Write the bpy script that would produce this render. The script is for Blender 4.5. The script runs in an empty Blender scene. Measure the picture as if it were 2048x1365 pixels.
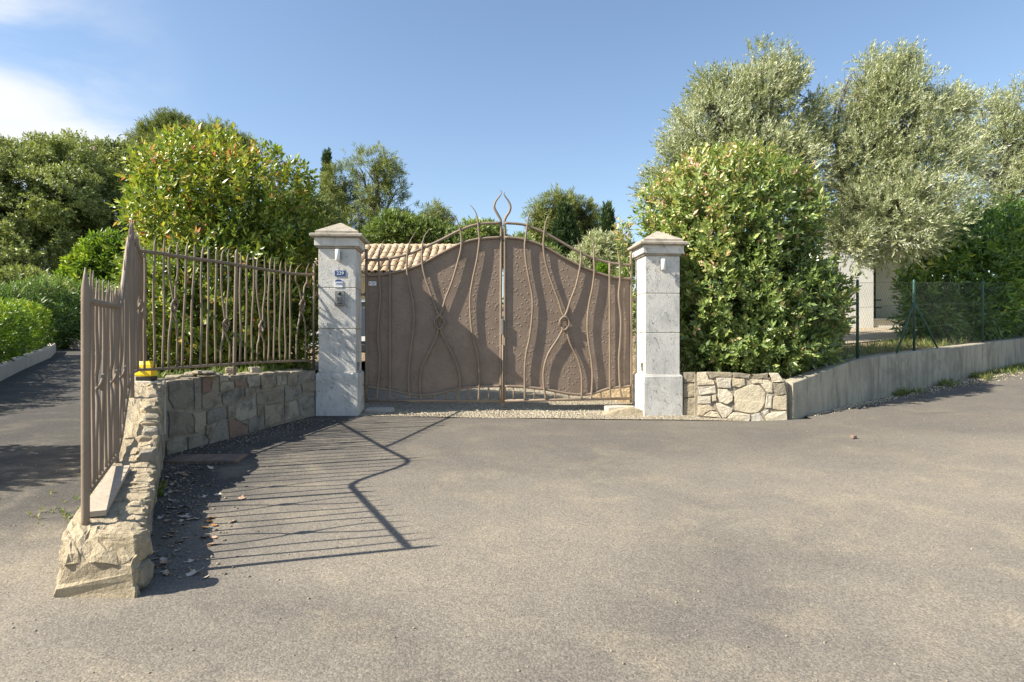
import bpy, math, random
import numpy as np
from mathutils import Vector, Matrix, noise

random.seed(7)
rng = np.random.default_rng(7)
SC = bpy.context.scene
COL = SC.collection
R = math.radians

# ------------------------------------------------------------------ camera
cam_d = bpy.data.cameras.new('camera')
cam = bpy.data.objects.new('camera', cam_d)
COL.objects.link(cam)
cam.location = (0, 0, 0)
cam.rotation_euler = (R(90), 0, 0)
cam_d.sensor_width = 36.0
cam_d.lens = 36.0 * 1250 / 2048
cam_d.clip_start = 0.05
cam_d.clip_end = 2000
SC.camera = cam

# ------------------------------------------------------------------ light
SUN_EL = 41.0
SUN_DIR = Vector((-0.953 * math.cos(R(SUN_EL)), -0.303 * math.cos(R(SUN_EL)), math.sin(R(SUN_EL))))
w = bpy.data.worlds.new('World')
SC.world = w
w.use_nodes = True
nt = w.node_tree
nt.nodes.clear()
def wn(t, **k):
    n = nt.nodes.new(t)
    for a, b in k.items():
        setattr(n, a, b)
    return n
wout = wn('ShaderNodeOutputWorld')
bg = wn('ShaderNodeBackground')
bg.inputs['Strength'].default_value = 0.095
sky = wn('ShaderNodeTexSky', sky_type='NISHITA')
sky.sun_disc = False
sky.sun_elevation = R(SUN_EL)
sky.sun_rotation = math.atan2(SUN_DIR.x, SUN_DIR.y)
sky.altitude = 200
sky.air_density = 1.1
sky.dust_density = 0.9
sky.ozone_density = 1.6
tc = wn('ShaderNodeTexCoord')
sep = wn('ShaderNodeSeparateXYZ')
nt.links.new(tc.outputs['Generated'], sep.inputs[0])
# thin high cloud that thickens towards the west (left), as the sky in view shows
mp = wn('ShaderNodeMapping')
mp.inputs['Scale'].default_value = (1.1, 2.2, 4.2)
mp.inputs['Rotation'].default_value = (R(8), R(-28), R(14))
nt.links.new(tc.outputs['Generated'], mp.inputs[0])
nz = wn('ShaderNodeTexNoise')
nz.inputs['Scale'].default_value = 2.6
nz.inputs['Detail'].default_value = 7
nz.inputs['Roughness'].default_value = 0.56
nz.inputs['Distortion'].default_value = 0.35
nt.links.new(mp.outputs[0], nz.inputs['Vector'])
def blobmask(px, py, sx, sz, n_amp):
    c = Vector(((px - 1024) / 1250, 1, (683 - py) / 1250)).normalized()
    sub = wn('ShaderNodeVectorMath', operation='SUBTRACT'); sub.inputs[1].default_value = c
    nt.links.new(tc.outputs['Generated'], sub.inputs[0])
    mul = wn('ShaderNodeVectorMath', operation='MULTIPLY'); mul.inputs[1].default_value = (1 / sx, 1 / sx, 1 / sz)
    nt.links.new(sub.outputs[0], mul.inputs[0])
    ln = wn('ShaderNodeVectorMath', operation='LENGTH'); nt.links.new(mul.outputs[0], ln.inputs[0])
    m1 = wn('ShaderNodeMath', operation='MULTIPLY_ADD'); m1.inputs[1].default_value = -n_amp
    nt.links.new(nz.outputs['Fac'], m1.inputs[0]); nt.links.new(ln.outputs['Value'], m1.inputs[2])
    mr = wn('ShaderNodeMapRange', interpolation_type='SMOOTHSTEP')
    mr.inputs['From Min'].default_value = 1.0 - n_amp * 0.5; mr.inputs['From Max'].default_value = 0.25 - n_amp * 0.5
    nt.links.new(m1.outputs[0], mr.inputs['Value'])
    return mr.outputs[0]
west = wn('ShaderNodeMapRange', interpolation_type='SMOOTHSTEP')
west.inputs['From Min'].default_value = -0.44
west.inputs['From Max'].default_value = -0.68
west.inputs['To Max'].default_value = 0.17
nt.links.new(sep.outputs['X'], west.inputs['Value'])
addn = wn('ShaderNodeMath', operation='ADD')
nt.links.new(nz.outputs['Fac'], addn.inputs[0]); nt.links.new(west.outputs[0], addn.inputs[1])
cm0 = wn('ShaderNodeMapRange', interpolation_type='SMOOTHSTEP')
cm0.inputs['From Min'].default_value = 0.44; cm0.inputs['From Max'].default_value = 0.78; cm0.inputs['To Max'].default_value = 0.85
nt.links.new(addn.outputs[0], cm0.inputs['Value'])
wm = wn('ShaderNodeMapRange', interpolation_type='SMOOTHSTEP')
wm.inputs['From Min'].default_value = -0.40; wm.inputs['From Max'].default_value = -0.62
nt.links.new(sep.outputs['X'], wm.inputs['Value'])
cmw = wn('ShaderNodeMath', operation='MULTIPLY')
nt.links.new(cm0.outputs[0], cmw.inputs[0]); nt.links.new(wm.outputs[0], cmw.inputs[1])
prev = cmw.outputs[0]
for a_ in ((-30, 200, .13, .065, 1.5), (-420, 150, .34, .13, 1.3), (30, 285, .24, .06, 1.9)):
    mx = wn('ShaderNodeMath', operation='MAXIMUM')
    nt.links.new(prev, mx.inputs[0]); nt.links.new(blobmask(*a_), mx.inputs[1]); prev = mx.outputs[0]
cm = wn('ShaderNodeMath', operation='MULTIPLY'); cm.inputs[1].default_value = 0.95
nt.links.new(prev, cm.inputs[0])
mixc = wn('ShaderNodeMix', data_type='RGBA')
mixc.inputs['B'].default_value = (5.0, 5.1, 5.25, 1)
nt.links.new(cm.outputs[0], mixc.inputs['Factor'])
hsv = wn('ShaderNodeHueSaturation')
hsv.inputs['Saturation'].default_value = 1.0
nt.links.new(sky.outputs[0], hsv.inputs['Color'])
nt.links.new(hsv.outputs[0], mixc.inputs['A'])
nt.links.new(mixc.outputs['Result'], bg.inputs['Color'])
nt.links.new(bg.outputs[0], wout.inputs[0])

sun_d = bpy.data.lights.new('sun', 'SUN')
sun_d.energy = 5.0
sun_d.angle = R(0.53)
sun_d.color = (1.0, 0.93, 0.80)
sun = bpy.data.objects.new('sun', sun_d)
COL.objects.link(sun)
sun.location = (-20, -8, 20)
sun.rotation_euler = (-SUN_DIR).to_track_quat('-Z', 'Y').to_euler()
SC.view_settings.view_transform = 'Standard'
SC.view_settings.look = 'None'
SC.view_settings.exposure = 1.10
SC.view_settings.gamma = 1
SC.cycles.max_bounces = 8
SC.cycles.transparent_max_bounces = 8
SC.cycles.use_denoising = True

# ------------------------------------------------------------------ helpers
F = 1250.0
def at(px, py, d):
    return Vector(((px - 1024) / F * d, d, (683 - py) / F * d))

def sstep(a, b, x):
    if a > b: return 1 - sstep(b, a, x)
    t = min(1, max(0, (x - a) / (b - a)))
    return t * t * (3 - 2 * t)

def ground_z(x, y):
    ye = y if y < 22 else 22 + (y - 22) * 0.12
    z = -1.363 + 0.048 * ye
    z -= 0.013 * (min(max(x, -8), 3.5) + 2.3)
    if x > 3.0:
        z += 0.046 * min(x - 3.0, 14)
    return z

def link(o, parent=None):
    COL.objects.link(o)
    if parent is not None:
        o.parent = parent
    return o

def tag(o, label=None, cat=None, group=None, kind=None):
    if label: o['label'] = label
    if cat: o['category'] = cat
    if group: o['group'] = group
    if kind: o['kind'] = kind
    return o

def empty(name, loc=(0, 0, 0), label=None, cat=None, group=None):
    o = bpy.data.objects.new(name, None)
    o.empty_display_size = 0.2
    o.location = loc
    link(o)
    return tag(o, label, cat, group)

class MB:
    """collects geometry; coordinates are world coordinates, origin shifts to the parent"""
    def __init__(s):
        s.v = []; s.f = []; s.sm = []
    def add(s, vs, fs, smooth=False):
        n = len(s.v)
        s.v += [Vector(p) for p in vs]
        for f in fs:
            s.f.append([i + n for i in f]); s.sm.append(smooth)
    def box(s, c, size, rz=0, bev=0):
        c = Vector(c); x, y, z = [q / 2 for q in size]
        M = Matrix.Rotation(rz, 3, 'Z')
        if bev <= 0:
            vs = [c + M @ Vector((sx * x, sy * y, sz * z)) for sx in (-1, 1) for sy in (-1, 1) for sz in (-1, 1)]
            s.add(vs, [(0, 1, 3, 2), (4, 6, 7, 5), (0, 4, 5, 1), (2, 3, 7, 6), (0, 2, 6, 4), (1, 5, 7, 3)])
            return
        b = bev
        rings = []
        def ring(zz, ins):
            X, Y = x - ins, y - ins
            k = b * 0.6
            pts = [(-X + k, -Y), (X - k, -Y), (X, -Y + k), (X, Y - k), (X - k, Y), (-X + k, Y), (-X, Y - k), (-X, -Y + k)]
            return [c + M @ Vector((p[0], p[1], zz)) for p in pts]
        rs = [ring(-z, b), ring(-z + b, 0), ring(z - b, 0), ring(z, b)]
        vs = [p for r_ in rs for p in r_]
        fs = [tuple(range(7, -1, -1)), tuple(range(24, 32))]
        for k in range(3):
            for i in range(8):
                j = (i + 1) % 8
                fs.append((k * 8 + i, k * 8 + j, (k + 1) * 8 + j, (k + 1) * 8 + i))
        s.add(vs, fs)
    def tube(s, pts, r, n=8, cap=True):
        pts = [Vector(p) for p in pts]
        m = len(pts)
        rr = r if isinstance(r, (list, tuple)) else [r] * m
        up = None; vs = []
        for i, p in enumerate(pts):
            t = (pts[min(i + 1, m - 1)] - pts[max(i - 1, 0)])
            if t.length < 1e-9: t = Vector((0, 0, 1))
            t.normalize()
            if up is None:
                up = Vector((0, 1, 0)) if abs(t.y) < 0.8 else Vector((1, 0, 0))
            a = up - t * up.dot(t)
            if a.length < 1e-4:
                a = t.orthogonal()
            a.normalize(); up = a
            b = t.cross(a)
            for k in range(n):
                an = 2 * math.pi * k / n
                vs.append(p + (a * math.cos(an) + b * math.sin(an)) * rr[i])
        fs = []
        for i in range(m - 1):
            for k in range(n):
                j = (k + 1) % n
                fs.append((i * n + k, i * n + j, (i + 1) * n + j, (i + 1) * n + k))
        if cap:
            fs.append(tuple(range(n - 1, -1, -1)))
            fs.append(tuple(range((m - 1) * n, m * n)))
        s.add(vs, fs, True)
    def build(s, name, mat, parent=None, origin=None):
        if parent is not None:
            o0 = Vector(parent.location)
            if parent.parent is not None: o0 = o0 + Vector(parent.parent.location)
            o = bpy.data.objects.new(name, bpy.data.meshes.new(name))
            org = o0
        else:
            org = Vector(origin) if origin is not None else Vector((0, 0, 0))
            o = bpy.data.objects.new(name, bpy.data.meshes.new(name))
            o.location = org
        me = o.data
        me.from_pydata([tuple(p - org) for p in s.v], [], s.f)
        me.polygons.foreach_set('use_smooth', s.sm)
        me.update()
        if mat: me.materials.append(mat)
        return link(o, parent)

def spline(pts, k=5):
    """Catmull-Rom through the points"""
    P = [Vector(p) for p in pts]
    if len(P) < 3: return P
    out = []
    for i in range(len(P) - 1):
        p0 = P[i - 1] if i > 0 else P[0] * 2 - P[1]
        p1, p2 = P[i], P[i + 1]
        p3 = P[i + 2] if i + 2 < len(P) else P[-1] * 2 - P[-2]
        for j in range(k):
            t = j / k
            out.append(0.5 * ((2 * p1) + (p2 - p0) * t + (2 * p0 - 5 * p1 + 4 * p2 - p3) * t * t + (3 * p1 - p0 - 3 * p2 + p3) * t ** 3))
    out.append(P[-1])
    return out

def fast_mesh(name, V, T, mat, parent=None, tint=None, loc=None, smooth=False):
    me = bpy.data.meshes.new(name)
    org = np.array(parent.location if parent is not None else (loc or (0, 0, 0)))
    V = V - org
    me.vertices.add(len(V)); me.vertices.foreach_set('co', V.astype(np.float32).ravel())
    m = len(T)
    me.loops.add(3 * m); me.loops.foreach_set('vertex_index', T.astype(np.int32).ravel())
    me.polygons.add(m); me.polygons.foreach_set('loop_start', np.arange(0, 3 * m, 3, dtype=np.int32))
    if smooth: me.polygons.foreach_set('use_smooth', np.ones(m, dtype=bool))
    me.update(calc_edges=True)
    if tint is not None:
        a = me.attributes.new('tint', 'FLOAT', 'FACE')
        a.data.foreach_set('value', tint.astype(np.float32))
    me.materials.append(mat)
    o = bpy.data.objects.new(name, me)
    if parent is None and loc is not None: o.location = loc
    return link(o, parent)

# ------------------------------------------------------------------ materials
def new_mat(name):
    m = bpy.data.materials.new(name); m.use_nodes = True
    t = m.node_tree; b = t.nodes['Principled BSDF']
    return m, t, b
def N(t, ty, **k):
    n = t.nodes.new(ty)
    for a, b in k.items(): setattr(n, a, b)
    return n
def noise_tex(t, vec, scale, detail=4, rough=0.55, dist=0):
    n = N(t, 'ShaderNodeTexNoise')
    n.inputs['Scale'].default_value = scale; n.inputs['Detail'].default_value = detail
    n.inputs['Roughness'].default_value = rough; n.inputs['Distortion'].default_value = dist
    t.links.new(vec, n.inputs['Vector'])
    return n.outputs['Fac']
def ramp(t, fac, stops):
    n = N(t, 'ShaderNodeValToRGB')
    e = n.color_ramp.elements
    while len(e) < len(stops): e.new(0.5)
    for i, (p, c) in enumerate(stops):
        e[i].position = p; e[i].color = (*c, 1) if len(c) == 3 else c
    t.links.new(fac, n.inputs[0])
    return n.outputs[0]
def mix(t, fac, a, b, mode='MIX'):
    n = N(t, 'ShaderNodeMix', data_type='RGBA', blend_type=mode)
    if isinstance(fac, (int, float)): n.inputs['Factor'].default_value = fac
    else: t.links.new(fac, n.inputs['Factor'])
    for k, v in (('A', a), ('B', b)):
        if isinstance(v, tuple): n.inputs[k].default_value = (*v, 1) if len(v) == 3 else v
        else: t.links.new(v, n.inputs[k])
    return n.outputs['Result']
def maprange(t, v, a, b, c=0., d=1., smooth=True):
    n = N(t, 'ShaderNodeMapRange')
    if smooth: n.interpolation_type = 'SMOOTHSTEP'
    for k, x in zip(('From Min', 'From Max', 'To Min', 'To Max'), (a, b, c, d)): n.inputs[k].default_value = x
    t.links.new(v, n.inputs['Value'])
    return n.outputs[0]
def math_n(t, op, a, b=None):
    n = N(t, 'ShaderNodeMath', operation=op)
    for i, v in enumerate((a, b)):
        if v is None: continue
        if isinstance(v, (int, float)): n.inputs[i].default_value = v
        else: t.links.new(v, n.inputs[i])
    return n.outputs[0]
def bump(t, b, h, strength=0.5, dist=0.01, prev=None):
    n = N(t, 'ShaderNodeBump')
    n.inputs['Strength'].default_value = strength; n.inputs['Distance'].default_value = dist
    t.links.new(h, n.inputs['Height'])
    if prev is not None: t.links.new(prev, n.inputs['Normal'])
    t.links.new(n.outputs[0], b.inputs['Normal'])
    return n.outputs[0]
def coords(t, world=True):
    if world:
        return N(t, 'ShaderNodeNewGeometry').outputs['Position']
    return N(t, 'ShaderNodeTexCoord').outputs['Object']

def simple(name, c, rough=0.6, metal=0, var=0.15, scale=8, bmp=0.0, bscale=60):
    m, t, b = new_mat(name)
    v = coords(t)
    f = noise_tex(t, v, scale, 5)
    lo = tuple(x * (1 - var) for x in c); hi = tuple(min(1, x * (1 + var)) for x in c)
    t.links.new(ramp(t, f, [(0.3, lo), (0.7, hi)]), b.inputs['Base Color'])
    b.inputs['Roughness'].default_value = rough; b.inputs['Metallic'].default_value = metal
    if bmp:
        bump(t, b, noise_tex(t, v, bscale, 4), bmp, 0.01)
    return m

def stone_mat(name, cols, dark=(0.07, 0.065, 0.055), stain=0.5, bs=1.0):
    m, t, b = new_mat(name)
    v = coords(t)
    oi = N(t, 'ShaderNodeObjectInfo').outputs['Random']
    c = ramp(t, oi, [(i / (len(cols)), q) for i, q in enumerate(cols)])
    c = mix(t, maprange(t, noise_tex(t, v, 9, 6, 0.65), 0.35, 0.7), c, (0.42, 0.36, 0.27), 'MIX') if False else c
    f1 = noise_tex(t, v, 6, 7, 0.68)
    c = mix(t, maprange(t, f1, 0.44, 0.66, 0, stain), c, dark)
    f2 = noise_tex(t, v, 22, 6, 0.7)
    c = mix(t, maprange(t, f2, 0.5, 0.8, 0, 0.45), c, (0.46, 0.42, 0.34))
    f3 = noise_tex(t, v, 75, 3, 0.6)
    c = mix(t, maprange(t, f3, 0.3, 0.75, 0.0, 0.45), c, tuple(x * 0.55 for x in cols[0]))
    t.links.new(c, b.inputs['Base Color'])
    b.inputs['Roughness'].default_value = 0.9
    h = math_n(t, 'ADD', math_n(t, 'MULTIPLY', noise_tex(t, v, 14, 6, 0.7), 1.0), math_n(t, 'MULTIPLY', noise_tex(t, v, 60, 5, 0.7), 0.45))
    bump(t, b, h, 0.85 * bs, 0.03)
    return m

M_STONE_L = stone_mat('weathered_stone', [(0.40, 0.34, 0.245), (0.28, 0.245, 0.19), (0.46, 0.40, 0.29), (0.36, 0.29, 0.21), (0.30, 0.275, 0.235), (0.48, 0.43, 0.33)], stain=0.72, bs=1.2)
M_STONE_RED = stone_mat('reddish_stone', [(0.33, 0.21, 0.14), (0.36, 0.25, 0.17), (0.28, 0.18, 0.13)], stain=0.4)
M_STONE_DK = stone_mat('dark_stone', [(0.27, 0.235, 0.18), (0.30, 0.25, 0.18), (0.25, 0.225, 0.18)], stain=0.6)
M_STONE_R = stone_mat('pale_limestone', [(0.60, 0.52, 0.37), (0.66, 0.58, 0.44), (0.52, 0.43, 0.29), (0.62, 0.54, 0.41), (0.55, 0.51, 0.44)], stain=0.22)
M_STONE_TAN = stone_mat('tan_stone', [(0.34, 0.29, 0.20), (0.38, 0.33, 0.24), (0.30, 0.26, 0.19)], stain=0.35)
M_MORTAR = stone_mat('lime_mortar', [(0.36, 0.31, 0.23), (0.36, 0.31, 0.23)], stain=0.5)
M_RUBBLE = stone_mat('rough_render', [(0.47, 0.385, 0.255), (0.47, 0.385, 0.255)], dark=(0.17, 0.14, 0.095), stain=0.55, bs=1.15)

# aged asphalt
def asphalt():
    m, t, b = new_mat('aged_asphalt')
    v = coords(t)
    sp = N(t, 'ShaderNodeSeparateXYZ'); t.links.new(v, sp.inputs[0])
    X, Y = sp.outputs['X'], sp.outputs['Y']
    big = noise_tex(t, v, 0.55, 5, 0.55, 0.6)
    mid = noise_tex(t, v, 2.2, 5, 0.6, 0.3)
    fine = noise_tex(t, v, 95, 3, 0.7)
    # fresh dark patch by the gate and the wall (wall side also painted with shade), worn pale road elsewhere
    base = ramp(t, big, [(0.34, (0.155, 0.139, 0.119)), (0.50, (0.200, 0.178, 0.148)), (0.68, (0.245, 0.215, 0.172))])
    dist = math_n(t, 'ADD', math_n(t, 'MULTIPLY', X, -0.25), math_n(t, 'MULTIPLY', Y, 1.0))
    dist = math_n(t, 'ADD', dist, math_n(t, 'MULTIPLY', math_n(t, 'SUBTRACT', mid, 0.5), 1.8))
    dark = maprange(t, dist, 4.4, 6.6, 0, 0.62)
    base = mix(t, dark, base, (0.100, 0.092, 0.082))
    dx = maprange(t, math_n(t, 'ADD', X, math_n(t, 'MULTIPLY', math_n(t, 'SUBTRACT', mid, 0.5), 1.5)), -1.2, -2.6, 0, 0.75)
    wall_patch_shade = math_n(t, 'MULTIPLY', dx, maprange(t, Y, 3.2, 4.4))
    base = mix(t, wall_patch_shade, base, (0.050, 0.049, 0.048))  # fresh asphalt tone, deepened to paint in the shadow beside the left wall
    dust = maprange(t, mid, 0.46, 0.74, 0, 0.55)
    dust = math_n(t, 'MULTIPLY', dust, maprange(t, Y, 7.5, 4.5, 0.35, 1))
    base = mix(t, dust, base, (0.30, 0.255, 0.185))
    vo = N(t, 'ShaderNodeTexVoronoi'); vo.inputs['Scale'].default_value = 120
    t.links.new(v, vo.inputs['Vector'])
    agg = ramp(t, vo.outputs['Color'], [(0.15, (0.66, 0.66, 0.66)), (0.55, (0.97, 0.97, 0.97)), (0.9, (1.38, 1.35, 1.30))])
    base = mix(t, 0.75, base, mix(t, 1.0, base, agg, 'MULTIPLY'))
    pits = maprange(t, fine, 0.38, 0.5, 0.55, 1.0)
    base = mix(t, 1.0, base, mix(t, pits, (0.35, 0.34, 0.33), (1, 1, 1)), 'MULTIPLY')
    # cracks and seams
    cv = N(t, 'ShaderNodeTexVoronoi', feature='DISTANCE_TO_EDGE'); cv.inputs['Scale'].default_value = 0.42
    wv = mix(t, 0.22, v, N(t, 'ShaderNodeTexNoise').outputs['Color'], 'ADD')
    t.links.new(wv, cv.inputs['Vector'])
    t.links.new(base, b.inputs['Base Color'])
    b.inputs['Roughness'].default_value = 0.92
    b.inputs['Specular IOR Level'].default_value = 0.3
    h = math_n(t, 'ADD', math_n(t, 'MULTIPLY', vo.outputs['Distance'], -0.8), math_n(t, 'MULTIPLY', fine, 1.0))
    n1 = bump(t, b, h, 0.5, 0.004)
    bump(t, b, noise_tex(t, v, 1.4, 4), 0.35, 0.08, n1)
    return m
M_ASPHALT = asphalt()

def gravel_mat(name, c1, c2, sc=38):
    m, t, b = new_mat(name)
    v = coords(t)
    vo = N(t, 'ShaderNodeTexVoronoi'); vo.inputs['Scale'].default_value = sc
    t.links.new(v, vo.inputs['Vector'])
    a = ramp(t, vo.outputs['Color'], [(0.1, tuple(x * 0.55 for x in c1)), (0.5, c1), (0.95, c2)])
    a = mix(t, maprange(t, noise_tex(t, v, 1.3, 5), 0.4, 0.7, 0, 0.5), a, tuple(x * 0.6 for x in c1))
    t.links.new(a, b.inputs['Base Color'])
    b.inputs['Roughness'].default_value = 0.95
    bump(t, b, math_n(t, 'MULTIPLY', vo.outputs['Distance'], -1), 1.0, 0.03)
    return m
M_GRAVEL = gravel_mat('drive_gravel', (0.33, 0.28, 0.20), (0.52, 0.46, 0.36))
M_EARTH = gravel_mat('dry_earth', (0.25, 0.18, 0.10), (0.40, 0.31, 0.19), 25)
M_SAND = gravel_mat('sandy_yard', (0.52, 0.43, 0.31), (0.66, 0.57, 0.44), 60)
M_FIELD = gravel_mat('dry_grass_field', (0.10, 0.11, 0.05), (0.20, 0.18, 0.09), 6)

def plaster_pillar():
    m, t, b = new_mat('weathered_white_plaster')
    v = coords(t)
    mp_ = N(t, 'ShaderNodeMapping'); mp_.inputs['Scale'].default_value = (1, 1, 0.28)
    t.links.new(v, mp_.inputs[0])
    sv = mp_.outputs[0]
    c = ramp(t, noise_tex(t, v, 3.5, 6, 0.6), [(0.3, (0.46, 0.445, 0.41)), (0.6, (0.64, 0.615, 0.56))])
    c = mix(t, maprange(t, noise_tex(t, sv, 11, 8, 0.78, 0.4), 0.50, 0.72, 0, 0.62), c, (0.20, 0.21, 0.22))
    c = mix(t, maprange(t, noise_tex(t, v, 5, 6, 0.7, 0.5), 0.62, 0.75, 0, 0.5), c, (0.30, 0.30, 0.22))
    c = mix(t, maprange(t, noise_tex(t, v, 38, 4, 0.7), 0.60, 0.72, 0, 0.45), c, (0.24, 0.24, 0.24))
    t.links.new(c, b.inputs['Base Color'])
    b.inputs['Roughness'].default_value = 0.85
    # trowel gouges of the travertine-style render
    mp2 = N(t, 'ShaderNodeMapping'); mp2.inputs['Scale'].default_value = (1.0, 1.0, 1.0); mp2.inputs['Rotation'].default_value = (0, R(40), 0)
    t.links.new(v, mp2.inputs[0])
    mp3 = N(t, 'ShaderNodeMapping'); mp3.inputs['Scale'].default_value = (2.6, 1.0, 0.9)
    t.links.new(mp2.outputs[0], mp3.inputs[0])
    g = maprange(t, noise_tex(t, mp3.outputs[0], 13, 3, 0.6, 1.2), 0.62, 0.72, 1, 0)
    h = math_n(t, 'ADD', g, math_n(t, 'MULTIPLY', noise_tex(t, v, 70, 4), 0.35))
    bump(t, b, h, 0.9, 0.018)
    return m
M_PLASTER = plaster_pillar()

def concrete(name, base, stain=0.6, streak=True):
    m, t, b = new_mat(name)
    v = coords(t)
    mp_ = N(t, 'ShaderNodeMapping'); mp_.inputs['Scale'].default_value = (1, 1, 0.16 if streak else 1)
    t.links.new(v, mp_.inputs[0])
    c = ramp(t, noise_tex(t, v, 2.0, 6), [(0.3, tuple(x * 0.75 for x in base)), (0.7, base)])
    c = mix(t, maprange(t, noise_tex(t, mp_.outputs[0], 8, 6, 0.7), 0.42, 0.72, 0, stain), c, tuple(x * 0.28 for x in base))
    c = mix(t, maprange(t, noise_tex(t, mp_.outputs[0], 17, 5, 0.7), 0.64, 0.72, 0, 0.5), c, (0.52, 0.49, 0.42))
    c = mix(t, maprange(t, noise_tex(t, v, 1.3, 7, 0.7, 0.6), 0.48, 0.66, 0, stain * 0.8), c, tuple(x * 0.42 for x in base))
    c = mix(t, maprange(t, noise_tex(t, v, 30, 5, 0.7), 0.55, 0.7, 0, 0.35), c, tuple(x * 0.5 for x in base))
    t.links.new(c, b.inputs['Base Color'])
    b.inputs['Roughness'].default_value = 0.9
    bump(t, b, noise_tex(t, v, 45, 6, 0.7), 0.5, 0.01)
    return m
M_CONC = concrete('stained_concrete', (0.46, 0.41, 0.31), 0.75)
M_CAP = concrete('lichened_cap_stone', (0.46, 0.41, 0.33), 0.7, False)
M_SLAB = concrete('pale_slab', (0.52, 0.47, 0.39), 0.2, False)

def iron(name, c, hammered=False):
    m, t, b = new_mat(name)
    v = coords(t)
    col = ramp(t, noise_tex(t, v, 5, 6), [(0.3, tuple(x * 0.86 for x in c)), (0.7, tuple(x * 1.12 for x in c))])
    col = mix(t, maprange(t, noise_tex(t, v, 26, 6, 0.75), 0.60, 0.72, 0, 0.18), col, (0.15, 0.085, 0.05))
    t.links.new(col, b.inputs['Base Color'])
    b.inputs['Roughness'].default_value = 0.58
    b.inputs['Specular IOR Level'].default_value = 0.35
    if hammered:
        w1 = noise_tex(t, v, 9, 2)
        vv = mix(t, 0.018, v, N(t, 'ShaderNodeTexNoise').outputs['Color'], 'ADD')
        vo = N(t, 'ShaderNodeTexVoronoi'); vo.inputs['Scale'].default_value = 21
        t.links.new(vv, vo.inputs['Vector'])
        d = maprange(t, vo.outputs['Distance'], 0.0, 0.42, 1, 0)
        n1 = bump(t, b, d, 0.55, 0.011)
        bump(t, b, noise_tex(t, v, 30, 4, 0.6), 0.35, 0.003, n1)
    else:
        bump(t, b, noise_tex(t, v, 55, 4, 0.65), 0.45, 0.004)
    return m
M_IRON = iron('brown_painted_iron', (0.225, 0.172, 0.125))
M_PANEL = iron('hammered_brown_sheet', (0.225, 0.168, 0.125), True)
M_WHITE = simple('white_wall_paint', (0.74, 0.73, 0.70), 0.8, var=0.06, scale=2, bmp=0.2)
M_OCHRE = simple('ochre_render', (0.62, 0.45, 0.22), 0.85, var=0.08, bmp=0.3)
M_TILE = None
M_DARK = simple('dark_glass', (0.02, 0.022, 0.025), 0.15, var=0.05)
M_BLACK = simple('black_rubber', (0.025, 0.025, 0.026), 0.6)
M_GREENPOST = simple('green_plastic_coated_steel', (0.022, 0.070, 0.050), 0.5, var=0.35, scale=20)
M_WIRE = simple('green_coated_wire', (0.085, 0.115, 0.09), 0.5)
M_YELLOW = simple('yellow_plastic', (0.80, 0.58, 0.01), 0.35, var=0.05)
M_GREYPL = simple('grey_cast_metal', (0.22, 0.22, 0.21), 0.45, var=0.1)
M_LAMPW = simple('white_enamel', (0.80, 0.79, 0.75), 0.4, var=0.03)
M_BLUE = simple('blue_enamel', (0.022, 0.065, 0.21), 0.3, var=0.05)
M_WHITEPL = simple('white_enamel_plate', (0.78, 0.79, 0.78), 0.35, var=0.03)
M_RED = simple('red_print', (0.55, 0.03, 0.03), 0.4, var=0.03)
M_WOOD = simple('grey_plank_wood', (0.40, 0.335, 0.26), 0.8, var=0.12, scale=18, bmp=0.4)
M_BARK = stone_mat('tree_bark', [(0.16, 0.12, 0.085), (0.13, 0.10, 0.075)], stain=0.5)
M_BARKG = stone_mat('grey_olive_bark', [(0.20, 0.18, 0.15), (0.18, 0.16, 0.13)], stain=0.5)
M_BRICK = stone_mat('worn_clay_brick', [(0.27, 0.18, 0.13), (0.34, 0.24, 0.18), (0.22, 0.16, 0.13)], stain=0.35)

def tile_mat():
    m, t, b = new_mat('canal_clay_tile')
    v = coords(t)
    oi = N(t, 'ShaderNodeObjectInfo').outputs['Random']
    c = ramp(t, oi, [(0.0, (0.42, 0.31, 0.19)), (0.4, (0.50, 0.385, 0.25)), (0.7, (0.38, 0.27, 0.165)), (1.0, (0.48, 0.39, 0.27))])
    c = mix(t, maprange(t, noise_tex(t, v, 6, 5, 0.7), 0.45, 0.7, 0, 0.5), c, (0.25, 0.19, 0.14))
    t.links.new(c, b.inputs['Base Color']); b.inputs['Roughness'].default_value = 0.9
    bump(t, b, noise_tex(t, v, 30, 4), 0.4, 0.01)
    return m
M_TILE = tile_mat()

def leaf_mat(name, stops, rough=0.42, trans=0.28, spec=0.5):
    m, t, b = new_mat(name)
    a = N(t, 'ShaderNodeAttribute', attribute_name='tint').outputs['Fac']
    c = ramp(t, a, stops)
    t.links.new(c, b.inputs['Base Color'])
    b.inputs['Roughness'].default_value = rough
    b.inputs['Specular IOR Level'].default_value = spec
    tr = N(t, 'ShaderNodeBsdfTranslucent')
    t.links.new(mix(t, 1.0, c, (1.5, 1.6, 0.8), 'MULTIPLY'), tr.inputs['Color'])
    ms = N(t, 'ShaderNodeMixShader'); ms.inputs[0].default_value = trans
    t.links.new(b.outputs[0], ms.inputs[1]); t.links.new(tr.outputs[0], ms.inputs[2])
    t.links.new(ms.outputs[0], t.nodes['Material Output'].inputs[0])
    return m
L_PHOT = leaf_mat('photinia_leaf', [(0.0, (0.095, 0.142, 0.025)), (0.35, (0.173, 0.246, 0.036)), (0.62, (0.310, 0.360, 0.055)), (0.82, (0.543, 0.489, 0.082)), (0.92, (0.620, 0.391, 0.127)), (1.0, (0.620, 0.234, 0.127))], 0.34, 0.25, 0.55)
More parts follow.
